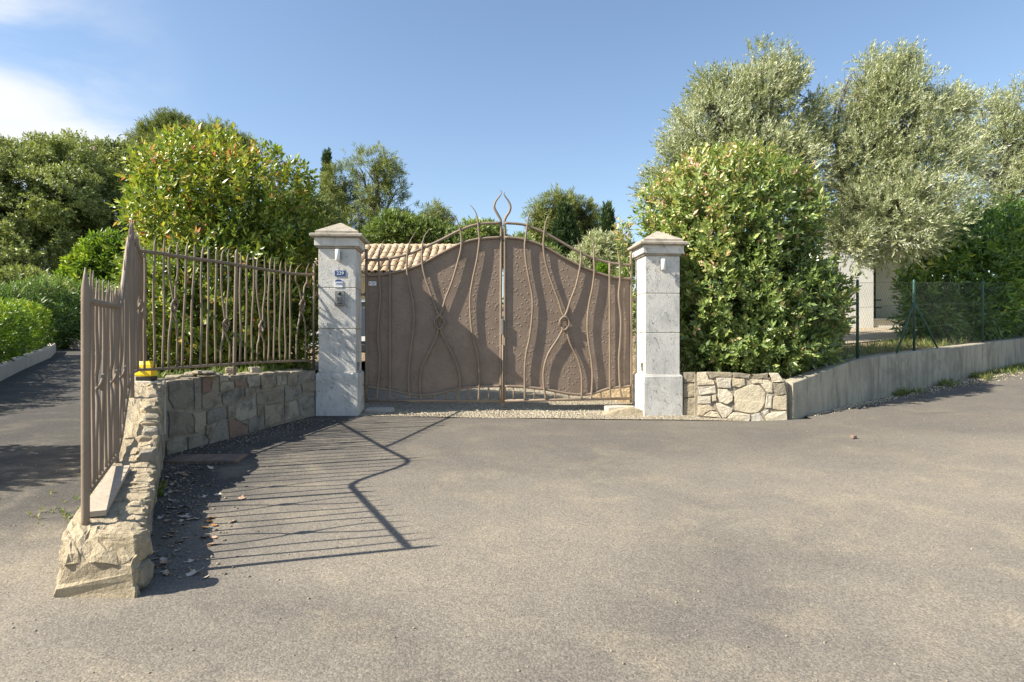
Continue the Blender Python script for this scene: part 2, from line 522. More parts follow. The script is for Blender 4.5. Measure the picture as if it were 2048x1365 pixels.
L_PHOT2 = leaf_mat('photinia_leaf_greyer', [(0.0, (0.108, 0.158, 0.048)), (0.35, (0.182, 0.258, 0.071)), (0.62, (0.299, 0.356, 0.107)), (0.82, (0.469, 0.464, 0.158)), (0.92, (0.558, 0.415, 0.234)), (1.0, (0.558, 0.337, 0.234))], 0.34, 0.22, 0.6)
L_OLIVE = leaf_mat('olive_leaf', [(0.0, (0.170, 0.197, 0.092)), (0.45, (0.309, 0.338, 0.174)), (0.8, (0.540, 0.543, 0.348)), (1.0, (0.558, 0.577, 0.551))], 0.5, 0.18, 0.35)
L_LAUREL = leaf_mat('laurel_leaf', [(0.0, (0.061, 0.116, 0.023)), (0.5, (0.139, 0.237, 0.040)), (0.85, (0.263, 0.392, 0.067)), (1.0, (0.554, 0.523, 0.089))], 0.30, 0.22, 0.6)
L_HEDGE = leaf_mat('bright_hedge_leaf', [(0.0, (0.057, 0.110, 0.015)), (0.5, (0.138, 0.220, 0.022)), (0.85, (0.276, 0.352, 0.033)), (1.0, (0.391, 0.396, 0.055))], 0.4, 0.35, 0.5)
L_OLEAN = leaf_mat('oleander_leaf', [(0.0, (0.050, 0.097, 0.026)), (0.5, (0.122, 0.200, 0.046)), (0.9, (0.230, 0.317, 0.086)), (1.0, (0.432, 0.400, 0.145))], 0.4, 0.25, 0.5)
L_OAK = leaf_mat('holm_oak_leaf', [(0.0, (0.110, 0.146, 0.047)), (0.5, (0.213, 0.249, 0.080)), (0.9, (0.370, 0.391, 0.128)), (1.0, (0.492, 0.473, 0.172))], 0.5, 0.2, 0.4)
L_PINE = leaf_mat('pine_needles', [(0.0, (0.070, 0.097, 0.028)), (0.5, (0.164, 0.196, 0.055)), (0.9, (0.265, 0.288, 0.086)), (1.0, (0.343, 0.312, 0.125))], 0.6, 0.2, 0.3)
L_CYP = leaf_mat('cypress_foliage', [(0.0, (0.022, 0.048, 0.016)), (0.5, (0.048, 0.084, 0.029)), (1.0, (0.096, 0.144, 0.048))], 0.6, 0.12, 0.3)
L_BUSH = leaf_mat('pale_bush_leaf', [(0.0, (0.081, 0.119, 0.031)), (0.5, (0.163, 0.219, 0.056)), (0.9, (0.263, 0.325, 0.100)), (1.0, (0.350, 0.375, 0.150))], 0.5, 0.25, 0.4)
L_LIME = leaf_mat('lime_conifer', [(0.0, (0.09, 0.17, 0.02)), (1.0, (0.22, 0.36, 0.04))], 0.6, 0.25, 0.3)
L_GRASS = leaf_mat('weed_blade', [(0.0, (0.07, 0.12, 0.03)), (0.6, (0.16, 0.20, 0.05)), (1.0, (0.36, 0.30, 0.15))], 0.6, 0.3, 0.3)
L_DEAD = simple('dry_brown_leaf', (0.42, 0.27, 0.17), 0.8, var=0.4, scale=30)
L_DEAD2 = simple('dry_orange_leaf', (0.55, 0.25, 0.07), 0.8, var=0.3, scale=30)
L_DEAD3 = simple('pale_dry_leaf', (0.50, 0.42, 0.33), 0.8, var=0.2, scale=30)

# ------------------------------------------------------------------ ground (setting)
def sheet(name, xs, ys, zf, mat, kind='structure'):
    mb = MB()
    vs = [Vector((x, y, zf(x, y))) for y in ys for x in xs]
    n = len(xs)
    fs = [(j * n + i, j * n + i + 1, (j + 1) * n + i + 1, (j + 1) * n + i) for j in range(len(ys) - 1) for i in range(n - 1)]
    mb.add(vs, fs, True)
    o = mb.build(name, mat)
    return tag(o, kind=kind)

xs = [-400, -150, -60, -30, -18, -12] + [x * 0.5 for x in range(-20, 29)] + [17, 20, 30, 60, 150, 400]
ys = [-60, -20, -6, -2] + [y * 0.5 for y in range(-2, 30)] + [16, 18, 20, 22, 24, 30, 40, 70, 150, 400, 900]
sheet('ground', xs, ys, lambda x, y: ground_z(x, y) - 0.03, M_FIELD)
# the asphalt: forecourt, road to the right and the lane climbing to the left
def road_z(x, y):
    return ground_z(x, y) + 0.012 * noise.noise(Vector((x * 0.7, y * 0.7, 3.1)))
rx = [-60, -30, -20, -16, -13, -11] + [round(-10 + 0.4 * i, 3) for i in range(0, 61)] + [15, 18, 25, 60]
ry = [-40, -10, -4] + [round(-2 + 0.4 * i, 3) for i in range(0, 26)] 
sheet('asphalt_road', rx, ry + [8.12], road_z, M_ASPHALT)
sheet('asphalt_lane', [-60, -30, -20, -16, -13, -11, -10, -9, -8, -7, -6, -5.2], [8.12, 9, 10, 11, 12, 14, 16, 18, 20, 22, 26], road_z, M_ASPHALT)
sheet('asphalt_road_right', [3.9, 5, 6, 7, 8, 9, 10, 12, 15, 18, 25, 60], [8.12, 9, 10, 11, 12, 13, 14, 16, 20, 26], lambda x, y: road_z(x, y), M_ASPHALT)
def drive_z(x, y):
    return ground_z(x, y) + 0.015 * noise.noise(Vector((x * 2, y * 2, 0))) + 0.004
sheet('gravel_drive', [-2.55 + 0.4 * i for i in range(0, 15)], [8.125, 8.4, 8.8, 9.2, 10, 11, 12, 14, 16, 18, 20, 24, 30], drive_z, M_GRAVEL)

# garden behind the left wall, one step up
LB = lambda y: -3.33 - (y - 5.55) * 0.55      # left boundary line of the garden
mb = MB()
rows = []
for y in [5.75, 6.2, 6.8, 7.4, 8.0, 8.6, 9.5, 11, 13, 16, 20]:
    x0 = LB(y) + 0.05
    x1 = -3.2 + (y - 5.85) * 0.316 - 0.12 if y < 8.2 else -2.56
    rows.append([Vector((x0 + (x1 - x0) * k / 6, y, -0.45 + 0.02 * (y - 5.75) + 0.03 * noise.noise(Vector((k * 1.3, y * 2, 5))))) for k in range(7)])
vs = [p for r_ in rows for p in r_]
fs = [(j * 7 + i, j * 7 + i + 1, (j + 1) * 7 + i + 1, (j + 1) * 7 + i) for j in range(len(rows) - 1) for i in range(6)]
mb.add(vs, fs, True)
tag(mb.build('garden_earth_left', M_EARTH), kind='structure')

# right yard behind the retaining wall
W0 = Vector((3.68, 8.19)); WD = Vector((0.832, 0.554)); WN = Vector((-0.554, 0.832))
WTOP = [(0.0, -0.545), (1.56, -0.27), (2.5, -0.214), (5.04, -0.088), (7.89, 0.05), (14, 0.36)]
def wtop(s):
    if s <= 0: return WTOP[0][1]
    for (a, za), (b, zb) in zip(WTOP, WTOP[1:]):
        if s <= b: return za + (zb - za) * (s - a) / (b - a)
    return WTOP[-1][1] + 0.03 * (s - 14)
def yard_z(x, y):
    q = Vector((x, y)) - W0
    s, n = q.dot(WD), q.dot(WN)
    z = wtop(s) - 0.06 + 0.075 * max(0, n) + 0.02 * noise.noise(Vector((x, y, 2)))
    g = ground_z(x, y) - 0.02
    return g + (z - g) * sstep(-1.9, -0.6, s) if s < -0.6 else z
mb = MB(); rows = []
for n_ in [0.12, 0.5, 1, 1.6, 2.4, 3.4, 5, 8, 14, 26]:
    row = []
    for s in [0.0, 0.4, 0.8, 1.6, 2.5, 3.5, 5, 6.5, 8, 11, 15, 22, 32]:
        p = W0 + WD * s + WN * n_
        row.append(Vector((p.x, p.y, yard_z(p.x, p.y))))
    rows.append(row)
n = len(rows[0])
mb.add([p for r_ in rows for p in r_], [(j * n + i, j * n + i + 1, (j + 1) * n + i + 1, (j + 1) * n + i) for j in range(len(rows) - 1) for i in range(n - 1)], True)
tag(mb.build('yard_earth', M_EARTH), kind='structure')
mb = MB(); rows = []
for y_ in [8.6, 9.0, 9.5, 10, 11, 12, 14, 17, 21]:
    ex = 3.68 - (y_ - 8.19) * 0.666
    xa = min(1.76, ex - 1.2)
    row = []
    for k in range(9):
        x_ = xa + (ex - xa) * k / 8
        f_ = sstep(1.78, 2.4, x_) if y_ < 9.3 else sstep(0, 1, k / 8)
        row.append(Vector((x_, y_, (ground_z(x_, y_) - 0.04) * (1 - f_) + (yard_z(ex, y_) - 0.005) * f_)))
    rows.append(row)
mb.add([p for r_ in rows for p in r_], [(j * 9 + i, j * 9 + i + 1, (j + 1) * 9 + i + 1, (j + 1) * 9 + i) for j in range(len(rows) - 1) for i in range(8)], True)
tag(mb.build('garden_bank', M_EARTH), kind='structure')
mb = MB(); rows = []
for n_ in [1.55, 2.4, 3.4, 5, 8, 14]:
    row = []
    for s in [3.2, 5, 6.5, 8, 11, 15, 22]:
        p = W0 + WD * s + WN * n_
        row.append(Vector((p.x, p.y, yard_z(p.x, p.y) + 0.02)))
    rows.append(row)
n = len(rows[0])
mb.add([p for r_ in rows for p in r_], [(j * n + i, j * n + i + 1, (j + 1) * n + i + 1, (j + 1) * n + i) for j in range(len(rows) - 1) for i in range(n - 1)], True)
tag(mb.build('sandy_yard', M_SAND), kind='structure')

# ------------------------------------------------------------------ pillars
TH = math.atan2(0.35, 4.32)
U = Vector((math.cos(TH), math.sin(TH), 0)); NB = Vector((-math.sin(TH), math.cos(TH), 0))
def pillar(cx, cy, dz, label, joints=(0.695, 0.16)):
    base = Vector((cx, cy, ground_z(cx, cy)))
    p = empty('gate_pillar', base, label, 'gate pillar', 'stone gate pillars')
    def blk(z0, z1, wd, name, mat, bev=0.008):
        mb = MB(); mb.box((cx, cy, (z0 + z1) / 2 + dz), (wd, wd, z1 - z0), TH, bev)
        return mb.build(name, mat, p)
    blk(-1.35, -0.985, 0.545, 'footing', M_CAP)
    blk(-0.985, -0.418, 0.54, 'plinth', M_PLASTER, 0.012)
    blk(-0.418, -0.40, 0.505, 'plinth_bevel', M_PLASTER, 0.012)
    zs = [-0.40] + sorted(joints) + [1.205]
    for a, b_ in zip(zs, zs[1:]):
        blk(a + (0.0025 if a != -0.40 else 0), b_ - 0.0025, 0.475, 'shaft_block', M_PLASTER, 0.006)
    mb = MB()
    for j in joints: mb.box((cx, cy, j + dz), (0.466, 0.466, 0.012), TH)
    mb.build('joint', M_MORTAR, p)
    blk(1.205, 1.232, 0.515, 'neck_moulding', M_CAP, 0.008)
    blk(1.232, 1.345, 0.565, 'frieze', M_PLASTER, 0.008)
    blk(1.345, 1.39, 0.67, 'cap_slab', M_CAP, 0.010)
    mb = MB()
    c = Vector((cx, cy, 0)); h = 0.275
    sq = lambda hh, z: [c + U * sx * hh + NB * sy * hh + Vector((0, 0, z + dz)) for sx, sy in ((-1, -1), (1, -1), (1, 1), (-1, 1))]
    v = sq(h, 1.39) + sq(h, 1.428) + sq(0.012, 1.578)
    fs = []
    for k in range(2):
        for i in range(4):
            j = (i + 1) % 4
            fs.append((k * 4 + i, k * 4 + j, k * 4 + 4 + j, k * 4 + 4 + i))
    fs.append((8, 9, 10, 11))
    mb.add(v, fs); mb.build('pyramid_cap', M_CAP, p)
    return p
PL = Vector((-2.272, 8.10, 0)) + NB * 0.27
PR = Vector((2.047, 8.45, 0)) + NB * 0.27
pillar_l = pillar(PL.x, PL.y, 0.0, 'weathered white gate pillar carrying the house number plates and intercom')
pillar_r = pillar(PR.x, PR.y, -0.048, 'sunlit white gate pillar standing beside the pale stone wall and olive side hedge')
# things fixed to the pillars: u offset along the face, z
def on_face(P, u, z, out=0.0):
    return Vector((P.x, P.y, z)) + U * u - NB * (0.2375 + out)
def wall_lamp(P, u, z, label):
    base = on_face(P, u, z, 0.0)
    t = empty('wall_lamp', base, label, 'wall light', 'tubular wall lights on the gate pillars')
    mb = MB(); mb.box(base - NB * 0.008 + U * 0.0, (0.065, 0.016, 0.11), TH, 0.003); mb.build('back_plate', M_GREYPL, t)
    mb = MB(); mb.box(base - NB * 0.035, (0.018, 0.05, 0.02), TH); mb.build('bracket', M_GREYPL, t)
    mb = MB(); q = base - NB * 0.075
    mb.tube([q + Vector((0, 0, -0.072)), q + Vector((0, 0, -0.068)), q + Vector((0, 0, 0.068)), q + Vector((0, 0, 0.072))], [0.027, 0.031, 0.031, 0.027], 14)
    mb.build('lamp_tube', M_LAMPW, t)
wall_lamp(PL, 0.02, 1.11, 'short white tube light on the pillar above the number plates')
wall_lamp(PR, -0.015, 1.03, 'short white tube light on the pillar beside the pale stone wall')

def text_mesh(name, body, size, mat, parent, M):
    cu = bpy.data.curves.new(name, 'FONT'); cu.body = body; cu.size = size
    cu.align_x = 'CENTER'; cu.align_y = 'CENTER'; cu.extrude = 0.0008
    tmp = bpy.data.objects.new('tmp', cu); COL.objects.link(tmp)
    me = bpy.data.meshes.new_from_object(tmp.evaluated_get(bpy.context.evaluated_depsgraph_get()))
    bpy.data.objects.remove(tmp)
    me.transform(M); me.name = name
    me.transform(Matrix.Translation(-Vector(parent.location)))
    me.materials.clear(); me.materials.append(mat)
    o = bpy.data.objects.new(name, me)
    return link(o, parent)
def face_M(pos):
    return Matrix.Translation(pos) @ Matrix.Rotation(TH, 4, 'Z') @ Matrix.Rotation(R(90), 4, 'X')
# plate 229
q = on_face(PL, 0.04, 0.88, 0)
t = empty('number_plate', q, 'blue enamel house number plate reading 229 on the pillar', 'number plate')
mb = MB(); mb.box(q - NB * 0.004, (0.135, 0.008, 0.075), TH, 0.002); mb.build('plate', M_BLUE, t)
text_mesh('lettering', '229', 0.062, M_WHITEPL, t, face_M(q - NB * 0.0095))
q = on_face(PL, 0.02, 0.745, 0)
t = empty('number_plate', q, 'white number plate with blue arched top just above the intercom', 'number plate')
mb = MB(); mb.box(q - NB * 0.004, (0.10, 0.008, 0.095), TH, 0.002); mb.build('plate', M_WHITEPL, t)
mb = MB()
arc = [q - NB * 0.0095 + U * (0.05 * math.cos(a)) + Vector((0, 0, 0.0475 - 0.018 + 0.026 * math.sin(a))) for a in [math.pi * i / 10 for i in range(11)]]
mb.add(arc + [p + NB * 0.006 for p in arc], [tuple(range(11)), tuple(range(21, 10, -1))] + [(i, i + 11, i + 12, i + 1) for i in range(10)]); mb.build('arched_band', M_BLUE, t)
text_mesh('lettering', '1970', 0.046, M_BLUE, t, face_M(q - NB * 0.0092 + Vector((0, 0, -0.004))))
# intercom
q = on_face(PL, 0.035, 0.555, 0)
t = empty('intercom', q, 'grey metal intercom with camera eye and buttons on the pillar', 'intercom')
mb = MB(); mb.box(q - NB * 0.018, (0.125, 0.036, 0.205), TH, 0.010); mb.build('housing', M_GREYPL, t)
mb = MB(); mb.box(q - NB * 0.040 + Vector((0, 0, -0.03)), (0.06, 0.006, 0.09), TH, 0.002); mb.build('speaker_panel', simple('dark_grey_panel', (0.08, 0.08, 0.085), 0.5), t)
mb = MB(); c = q + Vector((0, 0, 0.062)); mb.tube([c - NB * 0.034, c - NB * 0.046], 0.021, 12); mb.build('camera_eye', M_BLACK, t)
for k in range(3):
    mb = MB(); mb.box(q - NB * 0.045 + U * (-0.018 + 0.018 * k) + Vector((0, 0, -0.055)), (0.012, 0.006, 0.010), TH, 0.001); mb.build('button', M_GREYPL, t)
# small black metal boxes by the gate hinges
for P, z, s_, lb in ((PL, -0.33, 1, 'small black photocell on the gate side of the number plate pillar'), (PR, -0.35, -1, 'small black photocell on the gate side of the sunlit pillar')):
    q = Vector((P.x, P.y, z)) + U * (0.2375 * s_) - NB * 0.12
    t = empty('photocell', q, lb, 'photocell', 'gate photocells')
    mb = MB(); mb.box(q + U * 0.012 * s_, (0.024, 0.045, 0.11), TH, 0.004); mb.build('housing', M_GREYPL, t)
    mb = MB(); mb.box(q + U * 0.025 * s_ + Vector((0, 0, 0.02)), (0.004, 0.028, 0.045), TH); mb.build('lens', M_DARK, t)

# ------------------------------------------------------------------ gate
GP = Vector((-2.272, 8.10, 0)) + NB * 0.44
def G(px, py, off=0.0):
    """point of the gate plane (moved off metres towards the road)"""
    o = GP - NB * off
    d = Vector(((px - 1024) / F, 1, (683 - py) / F))
    k = o.dot(NB) / d.dot(NB)
    return d * k
def taper(n_pts, r, tip_first=True, tip_len=0.2, rmin=0.15):
    rr = []
    for i in range(n_pts):
        s = i / (n_pts - 1)
        rr.append(r * (rmin + (1 - rmin) * min(1, s / tip_len)))
    return rr if tip_first else rr[::-1]
gate = empty('entrance_gate', (G(1006, 803).x, G(1006, 803).y, -0.95), 'brown wrought iron double gate with hammered sheet and flame tips between the pillars', 'gate')
def bar(pts, r=0.0145, name='bar', off=0.034, tip=0.2, parent=None, k=5, n=8):
    P = spline([G(x, y, off) for x, y in pts], k)
    mb = MB()
    rr = taper(len(P), r, True, tip) if tip else [r] * len(P)
    mb.tube(P, rr, n)
    return mb.build(name, M_IRON, parent or gate)
UL = [(733.7, 521), (757.5, 520.4), (779.4, 518), (816, 509.4), (843.5, 498.5), (878.3, 482.7), (922.3, 460.7), (958.9, 449), (1002, 446.8)]
IL = [(733.7, 552), (757.5, 550.5), (779.4, 547.5), (816, 538.7), (845.4, 527.8), (878, 510), (922, 488), (957, 479), (1002, 475.4)]
BL = [(733.7, 774), (757.5, 777.6), (779.4, 781), (818, 788.5), (841.7, 791), (871, 788.6), (918.6, 778.7), (959, 774), (1002, 773)]
UR = [(1009.5, 447), (1035, 448.5), (1053, 452), (1088, 466), (1115.5, 481), (1137.5, 493.7), (1159.4, 505.7), (1187, 517.5), (1218, 526.6), (1240, 529.5), (1262, 531)]
IR = [(1009.5, 475.3), (1049.6, 480), (1088, 493.6), (1126.5, 515.6), (1159.4, 532), (1188.7, 544), (1219.9, 554), (1240, 557), (1262, 558.8)]
BR = [(1009.5, 773), (1049.6, 775), (1088, 779.3), (1108, 783), (1137.5, 788.5), (1163, 790.3), (1183, 788.5), (1201.5, 783), (1220, 777.5), (1240, 775), (1262, 773)]
def rail(pts, name, r=0.019, off=0.02): return bar(pts, r, name, off, 0, k=6)
for nm, a in (('top_rail', UL), ('panel_rail', IL), ('lower_curved_rail', BL), ('top_rail', UR), ('panel_rail', IR), ('lower_curved_rail', BR)):
    rail(a, nm)
rail([(733, 802.5), (1002, 802.5)], 'bottom_rail'); rail([(1009.5, 802.5), (1262, 798)], 'bottom_rail')
# stiles
rail([(733, 499), (733, 560), (733, 806)], 'stile', 0.020, 0.0)
rail([(1262, 505), (1262, 560), (1262.5, 806)], 'stile', 0.020, 0.0)
bar([(1000.7, 380), (1003.3, 386.5), (998.9, 394), (991.9, 402.9), (988.4, 413.4), (990.5, 421), (997, 432.7), (1001.6, 444), (1002.3, 475), (1001.8, 640), (1001.5, 808)], 0.018, 'flame_stile', 0.01, 0.45)
bar([(1009.7, 384.4), (1007.9, 388.5), (1010.5, 394), (1016.7, 402.9), (1020.7, 413.4), (1018.8, 424), (1011.8, 435.5), (1009.2, 446), (1009.6, 475), (1009.5, 640), (1009.2, 808)], 0.018, 'flame_stile', 0.01, 0.45)
mb = MB(); mb.tube([G(1005.4, 690, 0.03), G(1005.4, 812, 0.03)], 0.012, 8); mb.build('drop_bolt', M_IRON, gate)
mb = MB(); c = G(1004.5, 655, 0.02); mb.box(c, (0.03, 0.05, 0.22), TH, 0.004); mb.build('lock_plate', M_GREYPL, gate)
# bars
BARS = [
 [(769, 481), (761, 495.5), (758, 517.5), (758, 550.5), (760.4, 594.5), (756.7, 638.4), (755.6, 675), (759.3, 711.7), (758.2, 748.3), (755.6, 775.8), (753, 802)],
 [(831.8, 464.4), (821.6, 480.9), (816, 499), (814, 521), (814, 543), (819, 572.5), (825, 601.8), (827.8, 631), (825, 671.4), (819.7, 711.7), (816.8, 748.3), (818, 786.8), (819, 802)],
 [(938.7, 409.4), (949.7, 422.3), (955.2, 440.6), (958, 469.9), (958.9, 480.8), (954.5, 517.5), (946, 557.8), (940.6, 594.4), (941.3, 638.3), (946, 675), (954.5, 711.6), (958.2, 748.2), (958.2, 774), (957, 802)],
 [(1068.6, 414), (1058.7, 429.6), (1055, 448), (1051.4, 477), (1049.6, 492), (1052, 525), (1058.7, 561.5), (1065, 598), (1064, 638), (1058.7, 678.7), (1052.5, 708), (1049.6, 741), (1049.6, 774), (1049.6, 801)],
 [(1183, 471.7), (1187, 495.5), (1188, 517.5), (1188.7, 543), (1185, 576), (1177.7, 612.7), (1174.8, 653), (1177.7, 689.6), (1183, 722.6), (1185, 755.6), (1183, 788.6), (1181, 800)],
 [(1232.7, 495.5), (1236, 506.5), (1239, 524.8), (1240, 557.8), (1237.4, 594.4), (1241.8, 638.3), (1240.7, 682.3), (1238, 719), (1240, 774), (1243.7, 799)],
]
for b_ in BARS: bar(b_)
bar([(779.4, 518), (779.4, 640), (779.4, 779), (776, 802)], tip=0)
bar([(1219, 526.6), (1219.5, 640), (1220, 777.5), (1221, 799)], tip=0)
# knotted pairs: an upper hanging bight and a lower rising bight that lock into each other
def knotted(ul, ur, ll, lr, kx, ky, s=1.0):
    K = lambda dx, dy: (kx + dx * s, ky + dy * s)
    off = 0.034
    def path(segs):
        P = [G(x, y, off + o) for x, y, o in segs]
        return spline(P, 5)
    up = [(x, y, 0) for x, y in ul] + [(*K(2.5, -9), 0.012), (*K(6.5, 2), -0.010), (*K(5, 10), 0.012), (*K(0, 14), 0.020), (*K(-5, 10), 0.012), (*K(-6.5, 2), -0.010), (*K(-2.5, -9), 0.012)] + [(x, y, 0) for x, y in ur[::-1]]
    P = path(up)
    n_ = len(P)
    rr = [0.0145 * (0.15 + 0.85 * min(1, min(i, n_ - 1 - i) / (n_ * 0.11))) for i in range(n_)]
    mb = MB(); mb.tube(P, rr, 8); mb.build('knotted_bar', M_IRON, gate)
    lo = [(x, y, 0) for x, y in ll[::-1]] + [(*K(-3.5, 12), -0.014), (*K(-9.5, 3), 0.016), (*K(-7.5, -7), 0.024), (*K(0, -12.5), 0.030), (*K(7.5, -7), 0.024), (*K(9.5, 3), 0.016), (*K(3.5, 12), -0.014)] + [(x, y, 0) for x, y in lr]
    mb = MB(); mb.tube(path(lo), 0.0145, 8); mb.build('knotted_bar', M_IRON, gate)
# upper left rod crosses to the right side of the knot and back: two bights
knotted([(860, 457), (849, 473.5), (844.6, 495.5), (844.6, 528.5), (850.9, 557.8), (863.7, 594.4), (873.5, 623.7)],
        [(901.4, 421.5), (913, 438.7), (921.5, 466), (922.3, 495.5), (915.7, 524.8), (904, 565), (891, 598), (883.5, 623)],
        [(874.7, 667.6), (861.8, 697), (847.2, 726.3), (839.9, 755.5), (840.6, 791.5), (842, 801)],
        [(882.5, 666), (889.3, 680), (904, 708), (915.7, 737.3), (920.4, 768), (917.5, 781), (914.5, 802)], 878.5, 645)
knotted([(1100.8, 426), (1091.7, 444), (1088, 470), (1087, 495.5), (1091.7, 528.5), (1104.5, 568.8), (1117, 601.8), (1124.5, 627)],
        [(1154, 476.5), (1159.4, 491.8), (1162.4, 513.8), (1160, 535.8), (1152, 572.5), (1141, 601.8), (1133.5, 625)],
        [(1124.6, 662), (1115.5, 678.7), (1097, 708), (1088, 737.3), (1087, 763), (1088.8, 781), (1091.7, 799)],
        [(1133, 662), (1141, 689.7), (1154, 715), (1162.4, 744.6), (1164, 770), (1163, 799)], 1129, 647)
for (x0, y0, x1) in ((794.3, 784, 794.3), (866, 788, 866), (893.3, 783.5, 893.3), (936, 776, 936), (977.5, 773, 977.5), (1027, 774, 1027), (1068.6, 777, 1068.6), (1110, 783, 1110.5), (1137.5, 788.5, 1137.5), (1201.5, 783, 1203)):
    mb = MB(); mb.tube([G(x0, y0, 0.02), G(x1, 801.5, 0.02)], 0.011, 6); mb.build('short_bar', M_IRON, gate)
for px, tops in ((733, (590, 770)), (1262, (600, 765))):
    for py in tops:
        mb = MB(); s_ = -1 if px < 1000 else 1
        c = G(px, py, -0.01); mb.tube([c + Vector((0, 0, -0.03)), c + Vector((0, 0, 0.03))], 0.027, 10)
        mb.box(c + U * 0.04 * s_, (0.07, 0.02, 0.035), TH); mb.build('hinge', M_IRON, gate)
def interp(pts, x):
    if x <= pts[0][0]: return pts[0][1]
    for (a, ya), (b, yb) in zip(pts, pts[1:]):
        if x <= b: return ya + (yb - ya) * (x - a) / (b - a)
    return pts[-1][1]
def smooth_curve(pts):
    s = spline([Vector((x, y, 0)) for x, y in pts], 6)
    return [(p.x, p.y) for p in s]
for top, bot, x0, x1 in ((IL, BL, 735, 1001), (IR, BR, 1010.5, 1261)):
    T_, B_ = smooth_curve(top), smooth_curve(bot)
    mb = MB(); nx, ny = 60, 2
    vs = []
    for o in (0.0, -0.004):
        for i in range(nx + 1):
            x = x0 + (x1 - x0) * i / nx
            ya, yb = interp(T_, x), interp(B_, x)
            for j in range(ny + 1):
                vs.append(G(x, ya + (yb - ya) * j / ny, o))
    m_ = ny + 1; off_ = (nx + 1) * m_
    fs = []
    for i in range(nx):
        for j in range(ny):
            a = i * m_ + j
            fs.append((a, a + 1, a + m_ + 1, a + m_)); fs.append((off_ + a, off_ + a + m_, off_ + a + m_ + 1, off_ + a + 1))
        fs.append((i * m_, (i + 1) * m_, off_ + (i + 1) * m_, off_ + i * m_))
        fs.append((i * m_ + ny, off_ + i * m_ + ny, off_ + (i + 1) * m_ + ny, (i + 1) * m_ + ny))
    mb.add(vs, fs); mb.build('sheet_panel', M_PANEL, gate)
# little company sign on the gate
q = G(745, 568, 0.010)
t = empty('small_sign', q, 'small white plaque with red and blue print on the left gate leaf', 'sign')
mb = MB(); mb.box(q, (0.105, 0.006, 0.055), TH); mb.build('plaque', M_WHITEPL, t)
for k in range(3):
    mb = MB(); mb.box(q - NB * 0.004 + U * 0.012 + Vector((0, 0, 0.013 - 0.013 * k)), (0.06 - 0.012 * k, 0.002, 0.005), TH); mb.build('print', M_BLUE, t)
mb = MB(); mb.box(q - NB * 0.004 - U * 0.036, (0.016, 0.002, 0.022), TH); mb.build('logo', M_RED, t)

# ------------------------------------------------------------------ concrete bits at the gate foot
def rough_block(name, mat, pts2, z0, z1, label=None, cat=None, group=None, jit=0.01, parent=None, inset=0.02):
    mb = MB(); P = [Vector((x, y, 0)) for x, y in pts2]
    c = sum(P, Vector()) / len(P); n_ = len(P); vs = []
    for z, k in ((z0, 1.0), (z1 - 0.015, 1.0), (z1, 1 - inset / max(0.1, (P[0] - c).length))):
        for p in P:
            d = c + (p - c) * k
            vs.append(Vector((d.x, d.y, z)) + Vector([random.uniform(-jit, jit) for _ in range(3)]) * (1 if z > z0 else 0.3))
    fs = []
    for k in range(2):
        for i in range(n_):
            j = (i + 1) % n_; fs.append((k * n_ + i, k * n_ + j, (k + 1) * n_ + j, (k + 1) * n_ + i))
    fs.append(tuple(range(2 * n_, 3 * n_)))
    mb.add(vs, fs)
    if parent: return mb.build(name, mat, parent)
    return tag(mb.build(name, mat, None, (c.x, c.y, z0)), label, cat, group)
def ring_uv(c, hu, hv, n=8):
    out = []
    for i in range(n):
        a = 2 * math.pi * i / n
        cu, su = math.cos(a), math.sin(a)
        k = 1 / max(abs(cu), abs(su)) ** 0.8
        p = Vector((c[0], c[1], 0)) + U * (cu * hu * k) + NB * (su * hv * k)
        out.append((p.x, p.y))
    return out
gl = at(757, 818, 8.45); rough_block('concrete_slab', M_SLAB, ring_uv((gl.x, gl.y + 0.08), 0.20, 0.10), -1.0, -0.915, 'grey concrete slab under the hinge end of the left gate leaf', 'slab')
gl = at(1240, 815, 8.65); rough_block('concrete_slab', M_SLAB, ring_uv((gl.x, gl.y + 0.05), 0.20, 0.12), -1.05, -0.90, 'pale concrete slab under the hinge end of the right gate leaf', 'slab')
# sloped mortar haunch by the right pillar
mb = MB(); P0 = at(1252, 833, 8.42)
for i in range(1):
    vs = []
    prof = [(-0.36, 0.0), (-0.22, 0.05), (-0.08, 0.095), (0.06, 0.115), (0.17, 0.10), (0.24, 0.08)]
    for v_ in (0.0, 0.03, 0.30):
        for u_, z_ in prof:
            p = Vector((P0.x, P0.y, 0)) + U * u_ + NB * v_
            vs.append(Vector((p.x, p.y, -1.02 + (z_ if v_ > 0 else 0) + random.uniform(-.004, .004))))
    fs = [(r_ * 6 + i, r_ * 6 + i + 1, (r_ + 1) * 6 + i + 1, (r_ + 1) * 6 + i) for r_ in range(2) for i in range(5)]
    mb.add(vs, fs, False)
tag(mb.build('mortar_haunch', M_RUBBLE, None, (P0.x, P0.y, -1.02)), 'rough sloping mortar haunch against the foot of the sunlit pillar', 'mortar')

